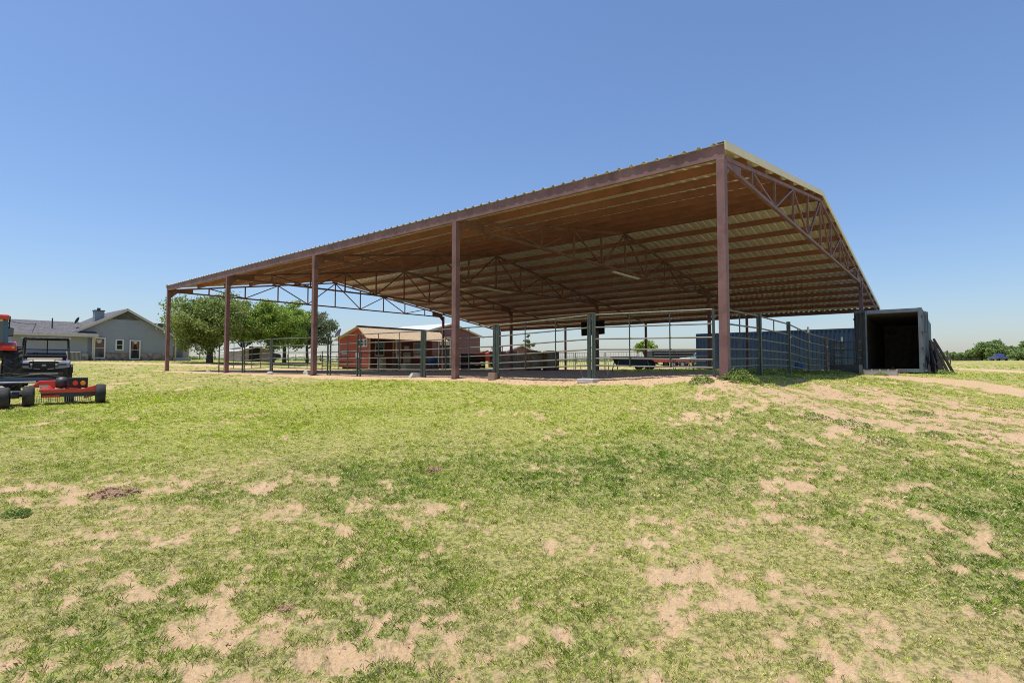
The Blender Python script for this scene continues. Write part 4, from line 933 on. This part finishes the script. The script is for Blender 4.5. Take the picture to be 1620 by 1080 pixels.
def house():
    Y0 = 53.; X0 = -.7205 * Y0; g = at(198, 570.5, Y0).z
    t = thing('grey_house', 'grey sided house with stone base, shingle roof and gable facing the lawn', 'house', (X0, Y0, g), YAW)
    # local x = D2 (to the right, away), y = D1 (away to the left)
    ap = at(197.6, 491, Y0).z - g; hw = 4.15; ez = ap - hw * .58
    D = 9.0; x0 = -3.6
    MB().prism([(-hw, -.3), (-hw, ez), (0, ap - .1), (hw, ez), (hw, -.3)], 'y', 0, D).build('wall', 'siding', t)
    m_ = MB()
    for k in range(22):
        z = .95 + .2 * k; wdt = 2 * hw - .02 if z < ez else max((ap - z) / (ap - ez) * 2 * hw - .6, 0)
        if wdt > .3: m_.box((0, -.012, z), (wdt, .02, .012))
    m_.build('siding_lap', 'siding', t)
    MB().prism([(-1.15, ap - .92), (0, ap - .2), (1.15, ap - .92)], 'y', -.05, 0).build('gable_vent', 'shingle', t)
    B((0, -.06, .38), (2 * hw, .12, .8)).build('stone_base', 'stone', t)
    for s in (-1, 1):
        MB().prism([(0, ap + .02), (s * (hw + .5), ez - .29 + .02), (s * (hw + .5), ez - .29 + .14), (0, ap + .16)][::s], 'y', -.5, D + .3).build('roof', 'shingle', t)
        MB().bar((0, -.52, ap + .02), (s * (hw + .5), -.52, ez - .27), .05, .22).build('rake_board', 'fascia', t)
    def win(x, z, w_, h, split=True, y=-.03):
        f = B((x, y, z), (w_ + .24, .1, h + .24)).build('window', 'white', t); B((x, y - .055, z), (w_, .02, h)).build('pane', 'glass', f)
        if split: B((x, y - .07, z), (w_, .03, .06)).build('sash_bar', 'fascia', f)
    # windows at measured columns: local x from pixel column
    def lx(px): u = (px - 810) / F; return (X0 - u * Y0) / (u * D2.y - D2.x)
    win((lx(146) + lx(164.5)) / 2, 1.2, lx(164.5) - lx(146) - .1, 1.75, y=-.12); win((lx(184) + lx(193)) / 2, 1.55, lx(192.5) - lx(184), .85); win((lx(206) + lx(219)) / 2, 1.1, lx(219) - lx(206), 1.7, y=-.12)
    for xx, ww in (((lx(146) + lx(164.5)) / 2, lx(164.5) - lx(146) - .2), ((lx(206) + lx(219)) / 2, lx(219) - lx(206) - .1)):
        for sgn in (-1, 1): MB().prism([(xx + sgn * ww / 2, .35), (xx + sgn * ww / 2, 1.95), (xx, 1.95), (xx + sgn * ww * .32, 1.2)][::sgn], 'y', -.195, -.185).build('curtain', 'maroon', t)
        MB().prism([(xx - ww * .33, 1.98), (xx - ww * .2, 1.72), (xx, 1.64), (xx + ww * .2, 1.72), (xx + ww * .33, 1.98)], 'y', -.21, -.2).build('valance', 'cream', t)
    # left wing, flush wall, ridge parallel to the facade
    xl, xr, dp = -8.1, -2.74, 6.6; we = at(141, 530.4, 50.9).z - g; wr_ = we + 1.25
    B(((xl + xr) / 2 - .3, dp / 2 - .28, we / 2 - .15), (xr - xl + .6 - .6, dp, we + .3 - .02)).build('wing_wall', 'siding', t)
    B(((xl + xr) / 2 - .3, -.64, .3), (xr - xl, .1, .7)).build('stone_base', 'stone', t)
    MB().prism([(-.58, we - .1), (dp / 2 - .28, wr_), (dp - .58, we - .1)], 'x', xl - .3, xl - .02).build('wing_gable', 'fascia', t)
    for s, ya in ((1, -1.05), (-1, dp + .5)):
        yb = dp / 2 - .28; z_a = we - .12; 
        MB().prism([(ya, z_a), (yb, wr_), (yb, wr_ + .13), (ya, z_a + .13)][::s], 'x', xl - .9, xr + .35).build('wing_roof', 'shingle', t)
    B(((xl + xr) / 2 - .28, -1.09, we - .1), (xr - xl + 1.25, .06, .2)).build('gutter', 'fascia', t)
    MB().path([(xr + .15, -1.07, we - .15), (xr + .12, -.75, we - .5), (xr + .12, -.72, 0)], .07, 6).build('downspout', 'fascia', t)
    # second lower wing farther left, entry cover
    B((-12.5, 5, 1.2), (5, 6, 2.9)).build('garage_wall', 'siding', t); MB().prism([(1.4, 2.6), (5, 4.0), (8.6, 2.6)], 'x', -15.5, -9.6).build('garage_roof', 'shingle', t)
    # porch at right
    for x in (hw + .35, hw + 1.6): B((x, .2, 1.1), (.16, .16, 2.4)).build('porch_post', 'cream', t)
    B((hw + 1.0, .8, 2.35), (2.0, 1.7, .2)).build('porch_roof', 'cream', t); B((hw + 1.0, .9, .1), (1.7, 1.5, .5)).build('porch_floor', 'concrete', t); B((hw + 1.1, 1.6, 1.2), (.9, .06, 1.9)).build('porch_door', 'chim', t)
    MB().prism([(hw - 1, 3.1), (hw + 4, 3.1), (hw + 3.2, 4.2), (hw - .5, 4.2)], 'y', 5, 9.5).build('rear_roof', 'shingle', t); B((hw + 1.2, 7, 1.5), (4.2, 4, 3.2)).build('rear_wall', 'siding', t)
    # chimney with flue on the left slope, vents and dish
    cx, cy = lx(150.0) + .7, 1.2
    cb = at(150, 510, 50.5).z - g; ct = at(150, 489.5, 50.5).z - g
    c = B((lx(150) + .4, .9, (cb + ct) / 2 - .3), (.75, .75, ct - cb + .6)).build('chimney', 'chim', t)
    B((lx(150) + .4, .9, ct + .03), (.85, .85, .08)).build('cap', 'dkmetal', c); MB().tube((lx(150) + .4, .9, ct), (lx(150) + .4, .9, ct + .3), .14, 10).build('flue', 'dkmetal', c)
    for xx, hh_ in ((-5.5, 1.0), (-6.1, .4), (-4.6, .3)):
        MB().tube((xx, 0.6, we + .35), (xx, 0.6, we + .5 + hh_), .05, 8).build('vent_pipe', 'dkmetal' if hh_ > .5 else 'white', t)
    d = MB().lathe((0, 0, 0), [(0, 0), (.15, .03), (.34, .1), (.34, .115), (.15, .045), (0, .015)], 18).build('satellite_dish', 'dkmetal', t, smooth=True); d.location = (lx(122) + .2, 1.0, at(122, 506, 50).z - g); d.rotation_euler = (math.radians(65), 0, -1.2 - YAW)
    MB().tube((lx(122) + .2, 1.05, at(122, 512, 50).z - g - .4), (lx(122) + .2, 1.05, at(122, 507, 50).z - g), .03, 6).build('dish_mast', 'metal', t)
house()
t = thing('ac_unit', 'grey air conditioning unit against the stone base of the house', 'air conditioner', G(116, 47), YAW)
B((0, 0, .42), (.85, .85, .8)).build('cabinet', 'greycan', t, bevel=.03); m_ = MB()
for k in range(9): m_.box((-.36 + .09 * k, -.435, .42), (.03, .02, .66))
m_.build('louvres', 'dkmetal', t); MB().lathe((0, 0, .83), [(0, .02), (.3, .02), (.34, 0)], 18).build('fan_grille', 'dkmetal', t)
# overhead power line
a = at(-60, 466, 30); b_ = at(60, 511.5, 50)
pts = [a.lerp(b_, k / 14) - Vector((0, 0, 1.0 * math.sin(math.pi * k / 14) * .6)) for k in range(15)]
o = MB().path([p - a for p in pts], .022, 5).build('power_line', 'black'); o.location = a; tag(o, 'thin black overhead cable sagging down to the house roof', 'cable')

# ------------------------------------------------------------------ tractor, utility vehicle and mower at left
def lug_tyre(t, c, r, w_, name='rear_wheel'):
    wh = MB().lathe(c, [(r * .55, -w_ * .38), (r * .8, -w_ * .5), (r * .95, -w_ * .46), (r * .965, 0), (r * .95, w_ * .46), (r * .8, w_ * .5), (r * .55, w_ * .38)], 40, 'x').build(name, 'rubber', t, smooth=True)
    lg = MB(); n = 22; c = Vector(c)
    for k in range(n):
        for s in (-1, 1):
            a0 = 6.2832 * (k + (.5 if s > 0 else 0)) / n; a1 = a0 + .26
            pts = []
            for xx, aa, rr_ in ((s * .02 * w_, a1, r), (s * w_ * .49, a0, r * .965)):
                pts.append(c + Vector((xx, rr_ * math.cos(aa), rr_ * math.sin(aa))))
            mid = (pts[0] + pts[1]) / 2; up = Vector((0, mid.y - c.y, mid.z - c.z)).normalized()
            lg.bar(pts[0], pts[1], .055, .07, up)
    lg.build('lugs', 'rubber', wh)
    MB().lathe(c, [(0, -w_ * .1), (r * .3, -w_ * .12), (r * .56, -w_ * .38), (r * .57, -w_ * .3), (r * .57, w_ * .3), (r * .56, w_ * .38), (r * .3, w_ * .12), (0, w_ * .1)], 24, 'x').build('rim', 'red', wh)
    return wh
def tractor():
    # local: y forward, x right; seen from behind
    gx_, gy_ = -15.53, 15.64; g = gz(gx_, gy_); t = thing('farm_tractor', 'red cab tractor cut by the left picture edge with a big lugged rear tyre', 'tractor', (gx_, gy_, g), math.radians(45)); t.scale = (.92, .92, .92)
    r = .78
    for s in (-1, 1): lug_tyre(t, (s * .78, 0, r), r, .46)
    for s in (-1, 1):
        wheel(t, (s * .7, 2.1, .5), .5, .32, 'x', 'front_wheel', 'red')
        f = MB(); prof = [(-.78, 1.42), (-.74, 1.56), (-.5, 1.68), (.0, 1.74), (.5, 1.62), (.5, 1.56), (0, 1.66), (-.45, 1.56), (-.66, 1.42)]
        f.prism(prof, 'x', s * .42 if s > 0 else -.86, .86 if s > 0 else -.42); f.build('fender', 'red', t, bevel=.02)
        l = B((s * .62, -.79, 1.52), (.22, .05, .08)).build('tail_light', 'redlens', t, bevel=.01); B((s * .77, -.79, 1.52), (.08, .06, .075)).build('indicator', 'amber', l)
    B((0, .2, .8), (.7, 1.6, .5)).build('axle_housing', 'dkmetal', t); MB().prism([(.9, .75), (.9, 1.6), (2.4, 1.45), (2.6, 1.2), (2.6, .7)], 'x', -.36, .36).build('bonnet', 'red', t, bevel=.05)
    for sx in (-.62, .62):
        MB().bar((sx, -.55, 1.5), (sx * .95, -.5, 2.4), .09, .09).build('cab_pillar', 'cont', t); MB().bar((sx, .85, 1.3), (sx * .95, .6, 2.4), .08, .08).build('cab_pillar', 'black', t)
    B((0, -.5, 1.95), (1.12, .02, .8)).build('rear_window', 'cabglass', t)
    for sx in (-.6, .6): B((sx, .12, 1.95), (.02, 1.1, .8)).build('side_window', 'cabglass', t)
    B((0, .08, 2.48), (1.34, 1.55, .15)).build('roof', 'red', t, bevel=.05); B((0, .1, 1.35), (1.1, 1.1, .3)).build('cab_floor', 'black', t)
    B((0, .0, 1.75), (.5, .15, .7)).build('seat', 'black', t)
    MB().path([(.5, -.3, 2.3), (.66, -.35, 2.32), (.68, -.35, 2.15)], .018, 6).build('mirror_arm', 'black', t); mr_ = B((.68, -.37, 2.02), (.2, .05, .28)).build('mirror', 'black', t, bevel=.02); B((.68, -.4, 2.02), (.16, .01, .23)).build('mirror_glass', 'cabglass', mr_)
    MB().bar((.7, .7, 2.1), (.72, .7, 2.6), .04, .04).build('exhaust', 'black', t)
tractor()
def utv():
    Y = 20.6; px = 73; g = G(px, Y); t = thing('utility_vehicle', 'black side by side utility vehicle with roll cage parked behind the mower', 'utility vehicle', g, math.radians(39))
    # local: front faces -y
    for sx in (-.66, .66):
        for y in (-1.0, 1.0): wheel(t, (sx, y, .33), .33, .26, 'x', rim='dkmetal')
    MB().prism([(-1.35, .38), (-1.4, .72), (-1.25, .92), (-.55, 1.02), (-.5, .45)], 'x', -.72, .72).build('front_body', 'black', t, bevel=.1)
    MB().prism([(-1.28, .93), (-1.2, .99), (-.55, 1.08), (-.5, 1.02)], 'x', -.5, .5).build('bonnet', 'hood', t, bevel=.02)
    B((0, -1.4, .78), (.6, .05, .2)).build('grille', 'black', t, bevel=.01); B((0, -1.43, .8), (.12, .02, .06)).build('badge', 'metal', t)
    for s in (-1, 1):
        MB().prism([(-1.44, .72), (-1.42, .9), (-1.1, 1.0), (-1.05, .9)], 'x', s * .4 if s > 0 else -.72, .72 if s > 0 else -.4).build('headlight', 'silver', t, bevel=.02)
        B((s * .5, -1.445, .82), (.26, .02, .07)).build('lens', 'glass', t)
        MB().bar((s * .1, -1.43, .66), (s * .72, -1.38, .74), .03, .035).build('trim_strip', 'silver', t)
        MB().prism([(-1.35, .5), (-1.32, .75), (-1.0, .85), (-.65, .7), (-.62, .55)], 'x', s * .7 if s > 0 else -.82, .82 if s > 0 else -.7).build('mudguard', 'black', t, bevel=.02)
        MB().path([(s * .68, -.55, .95), (s * .64, -.15, 1.78), (s * .64, .75, 1.8), (s * .68, .95, .9)], .032, 8).build('cage_side', 'black', t)
    B((0, -1.2, .33), (1.2, .3, .3)).build('skid_plate', 'black', t, bevel=.02); B((0, -1.44, .5), (1.1, .08, .12)).build('bumper', 'dkmetal', t); B((0, .1, .5), (1.4, 1.5, .25)).build('floor', 'black', t)
    for z, y in ((1.8, -.15), (1.8, .75), (1.42, .85), (.98, -.5)): MB().tube((-.65, y, z), (.65, y, z), .025, 8).build('cage_bar', 'black', t)
    MB().tube((0, .85, .95), (0, .8, 1.8), .02, 8).build('cage_bar', 'black', t)
    mb = MB(); nx = 8
    for k in range(nx):
        x0 = -.72 + 1.44 * k / nx; x1 = x0 + 1.44 / nx; h = .02 * math.sin(k * 1.4)
        mb.prism([(x0, 1.84 + h), (x1, 1.84 - h), (x1, 1.89 - h), (x0, 1.89 + h)], 'y', -.3, .85)
    mb.build('roof', 'silver', t)
    for s in (-1, 1):
        MB().path([(s * .62, -1.3, .98), (s * .3, -1.42, 1.0), (s * .3, -1.43, .62)], .018, 6).build('bull_bar', 'black', t)
        B((s * .71, .1, .78), (.04, .9, .4)).build('door', 'black', t, bevel=.02)
    B((0, -.52, 1.12), (1.25, .12, .14)).build('dashboard', 'black', t, bevel=.03); MB().path([(-.4, -1.47, .5), (.4, -1.47, .5)], .02, 6).build('winch_bar', 'metal', t)
    B((0, .35, .78), (1.2, .5, .16)).build('seat', 'black', t, bevel=.03); B((0, .62, 1.05), (1.2, .12, .45)).build('backrest', 'black', t, bevel=.03)
    MB().lathe((0, 0, 0), [(.15, -.012), (.17, 0), (.15, .012)], 18, 'y').build('steering_wheel', 'black', t).location = (-.3, -.1, 1.12)
    B((0, 1.15, .78), (1.35, .85, .06)).build('cargo_bed', 'dkmetal', t)
    for s in (-.66, .66): B((s, 1.15, .93), (.05, .85, .28)).build('bed_side', 'silver', t)
    MB().path([(-.95, -.3, .95), (-.8, -.35, 1.1), (-.68, -.4, 1.2)], .012, 6).build('mirror_arm', 'black', t)
utv()
def mower():
    pl = hit(48, 641); pr = hit(161, 634)
    a = Vector((pl[0], pl[1], 0)); b0 = Vector((-.7635 * 12.8, 12.8, 0)); a = Vector((-.8965 * 12.0, 12.0, 0))
    rz = math.atan2(b0.y - a.y, b0.x - a.x); L = (b0 - a).length; g = gz(a.x, a.y)
    t = thing('tow_mower', 'red pull behind finish mower with four small black wheels on the lawn', 'mower', (a.x, a.y, g), rz)
    R0 = .23
    gR = gz(b0.x, b0.y) - g
    for x, y in ((0, -.05), (-.37, -.48), (L, 0), (L * .55, .95)):
        zz = gz(*((Matrix.Rotation(rz, 3, 'Z') @ Vector((x, y, 0)) + a)[:2])) - g
        wheel(t, (x, y, R0 + zz - .01), R0, .19, 'x', rim='metal')
    sl = gR / L
    R_ = Matrix.Rotation(-math.atan(sl), 3, 'Y')
    z = lambda x: sl * x
    B(((L + .1) / 2 + .02, .32, z(L / 2) + .33), (L - .2, .75, .03), R_).build('deck_top', 'red', t)
    B(((L + .1) / 2 + .02, -.05, z(L / 2) + .31), (L - .25, .03, .07), R_).build('front_lip', 'red', t); B(((L + .1) / 2 + .02, -.03, z(L / 2) + .23), (L - .27, .03, .1), R_).build('deck_skirt', 'dkmetal', t)
    B((L * .3, -.06, z(L * .3) + .2), (.3, .02, .05)).build('deflector', 'redlens', t)
    B((-.8, .4, .3), (1.3, .9, .04)).build('wing_deck', 'dkmetal', t); B((-.8, -.04, .24), (1.3, .03, .12)).build('wing_skirt', 'dkmetal', t)
    MB().bar((-.6, -.3, .24), (.0, -.05, .24), .06, .06).build('axle_bar', 'dkmetal', t); MB().bar((-.3, -.1, .3), (-.5, .4, .42), .07, .05).build('caster_arm', 'metal', t)
    MB().bar((L - .1, 0, z(L) + .24), (L - .55, .05, z(L) + .3), .06, .05).build('caster_arm', 'metal', t); MB().prism([(L - .3, z(L) + .12), (L - .3, z(L) + .36), (L - .08, z(L) + .42), (L - .04, z(L) + .2)], 'y', -.02, .3).build('end_bracket', 'red', t)
    for q in range(26): 
        x = .1 + (L - .25) * q / 26; MB().tube((x, -.065, z(x) + .19), (x + .005, -.07, z(x) + .07), .006, 4).build('guard_chain', 'metal', t)
    for x in (.3, .75):
        MB().lathe((x, .35, z(x) + .36), [(0, .09), (.09, .08), (.14, 0)], 14).build('spindle_cover', 'red', t); MB().lathe((x, .35, z(x) + .36), [(0, .13), (.03, .13), (.03, .08)], 8).build('grease_cap', 'metal', t)
    MB().path([(-.9, .8, .62), (-.4, .6, .72), (.1, .45, .66), (.5, .38, .6)], .014, 6).build('hydraulic_hose', 'black', t); MB().path([(-.9, .7, .6), (-.3, .5, .64), (.2, .42, .7), (.6, .36, .62)], .014, 6).build('hydraulic_hose', 'black', t)
    B((.25, .02, .43), (.16, .07, .05)).build('latch', 'metal', t); B((L * .6, .3, z(L * .6) + .37), (.3, .05, .05)).build('brace', 'dkmetal', t)
    # gearbox, hump and light bracket
    MB().prism([(.0, .4), (.15, .55), (.45, .56), (.8, .38)], 'y', .3, .42).build('drive_arch', 'red', t, bevel=.02)
    MB().lathe((.55, .35, .5), [(.0, -.12), (.12, -.1), (.14, 0), (.12, .1), (0, .12)], 16, 'x').build('gearbox', 'dkmetal', t, smooth=True)
    B((.85, .1, .5), (.36, .1, .24)).build('light_bracket', 'black', t, bevel=.02)
    for x, m2 in ((.8, 'redlens'), (.94, 'amber')): MB().lathe((x, .045, .49), [(0, -.02), (.045, -.015), (.055, .01)], 16, 'y').build('marker_light', m2, t).scale = (1, 1, 1)
    MB().bar((-1.6, .9, .58), (.6, .5, .58), .09, .07).build('drawbar', 'cont', t); MB().tube((-1.2, .6, .5), (.1, .35, .52), .022, 8).build('hydraulic_ram', 'metal', t)
mower()

# ------------------------------------------------------------------ weeds and soil mounds
def weedclump(px, py, rad, h, lab, n=900, ls=.035):
    x, y = hit(px, py); g = gz(x, y); rs = np.random.default_rng(int(px))
    a = rs.uniform(0, 6.283, n); rr_ = rad * np.sqrt(rs.random(n)); P = np.c_[rr_ * np.cos(a), rr_ * np.sin(a) * .8, rs.random(n) ** .8 * h * (1.05 - (rr_ / rad) ** 2) * (.6 + .8 * vnoise(rr_ * np.cos(a) * 9, rr_ * np.sin(a) * 9))]
    kk = vnoise(P[:, 0] * 5 / max(rad, .2) + px, P[:, 1] * 5 / max(rad, .2)) > .05 + .3 * (rr_ / rad); P = P[kk]; n = len(P)
    P[:, 2] += tz0(P[:, 0] + x, P[:, 1] + y) - g
    u = rs.normal(size=(n, 3)) * np.array([1, 1, .7]); u /= np.linalg.norm(u, axis=1)[:, None]; v = np.cross(u, rs.normal(size=(n, 3))); v /= np.linalg.norm(v, axis=1)[:, None]
    s = ls * rs.uniform(.5, 1.3, n)[:, None]
    o = meshraw('weed_clump', np.stack([P - u * s, P + v * s * .5, P + u * s, P - v * s * .5], 1).reshape(-1, 3), np.arange(4 * n).reshape(-1, 4), M['weed']); o.location = (x, y, g)
    tag(o, lab, 'weeds')
weedclump(1172, 602, .42, .2, 'leafy pale green weeds at the foot of the front barn post', 1500, .028)
weedclump(1110, 604, .25, .13, 'low weeds just left of the front barn post', 500, .025)
weedclump(1240, 590, 1.3, .16, 'shaded weeds along the foot of the gable side fence', 4500, .03)
weedclump(1205, 592, 1.0, .14, 'shaded weeds inside the first gable bay', 3000, .03)
weedclump(1300, 591, 1.3, .14, 'sunlit weeds at the shade edge near the rusty post', 3500, .03)
weedclump(1395, 594, .25, .15, 'weeds beside the grey ramp block', 200, .03); weedclump(1412, 592, .2, .25, 'tall thin weed in front of the container opening', 160, .03)
weedclump(1492, 592, .6, .2, 'weeds at the foot of the leaning posts', 700, .04)
weedclump(28, 815, .13, .07, 'small grey green weed on the bare soil at the left edge', 500, .016)
for px, py, r, h, lab in ((1290, 660, .3, .05, 'low weed tuft on the right hand sandy bank'), (1350, 672, .35, .05, 'second weed tuft on the sandy bank'), (1460, 655, .3, .05, 'weed tuft at the top of the sandy bank'), (1400, 700, .35, .05, 'weed tuft in the middle of the sandy bank'), (1480, 690, .3, .05, 'weed tuft at the right of the sandy bank')):
    weedclump(px, py, r * .8, h * 1.2, lab, 420, .016)
def mound(px, py, rad, h, lab):
    x, y = hit(px, py); g = gz(x, y); n = 26; m_ = MB(); 
    for i in range(n):
        for j in range(n):
            a = (i / (n - 1) * 2 - 1) * rad; b = (j / (n - 1) * 2 - 1) * rad * .8; d = min(1, math.hypot(a / rad, b / rad / .8))
            z = gz(x + a, y + b) - g - .03 + h * (1 - d * d) * (.45 + 1.1 * float(fbm(a * 14 + 3, b * 14, 3))) + (1 - d) * .03 * float(vnoise(a * 45, b * 45))
            m_.v.append((a, b, z))
    for i in range(n - 1):
        for j in range(n - 1): m_.f.append((i * n + j, (i + 1) * n + j, (i + 1) * n + j + 1, i * n + j + 1))
    for k in range(170):
        a = random.gauss(0, rad * .5); b = random.gauss(0, rad * .4); s = random.uniform(.003, .011)
        m_.box((a, b, gz(x + a, y + b) - g + max(0, h * (1 - math.hypot(a / rad, b / rad)) * .9) + s * .2), (s * 2, s * 1.5, s), Matrix.Rotation(random.random() * 3, 3, 'Z') @ Matrix.Rotation(random.random(), 3, 'X'))
    o = m_.build('soil_mound', 'dung'); o.location = (x, y, g); tag(o, lab, 'soil mound')
mound(172, 783, .19, .085, 'crumbly brown mole mound on the lawn at left'); mound(205, 778, .12, .03, 'flatter pale soil heap touching the brown mound')
mound(688, 744, .16, .03, 'small reddish soil heap in the middle of the lawn'); mound(450, 966, .05, .02, 'tiny dark soil lump in the near lawn at left')
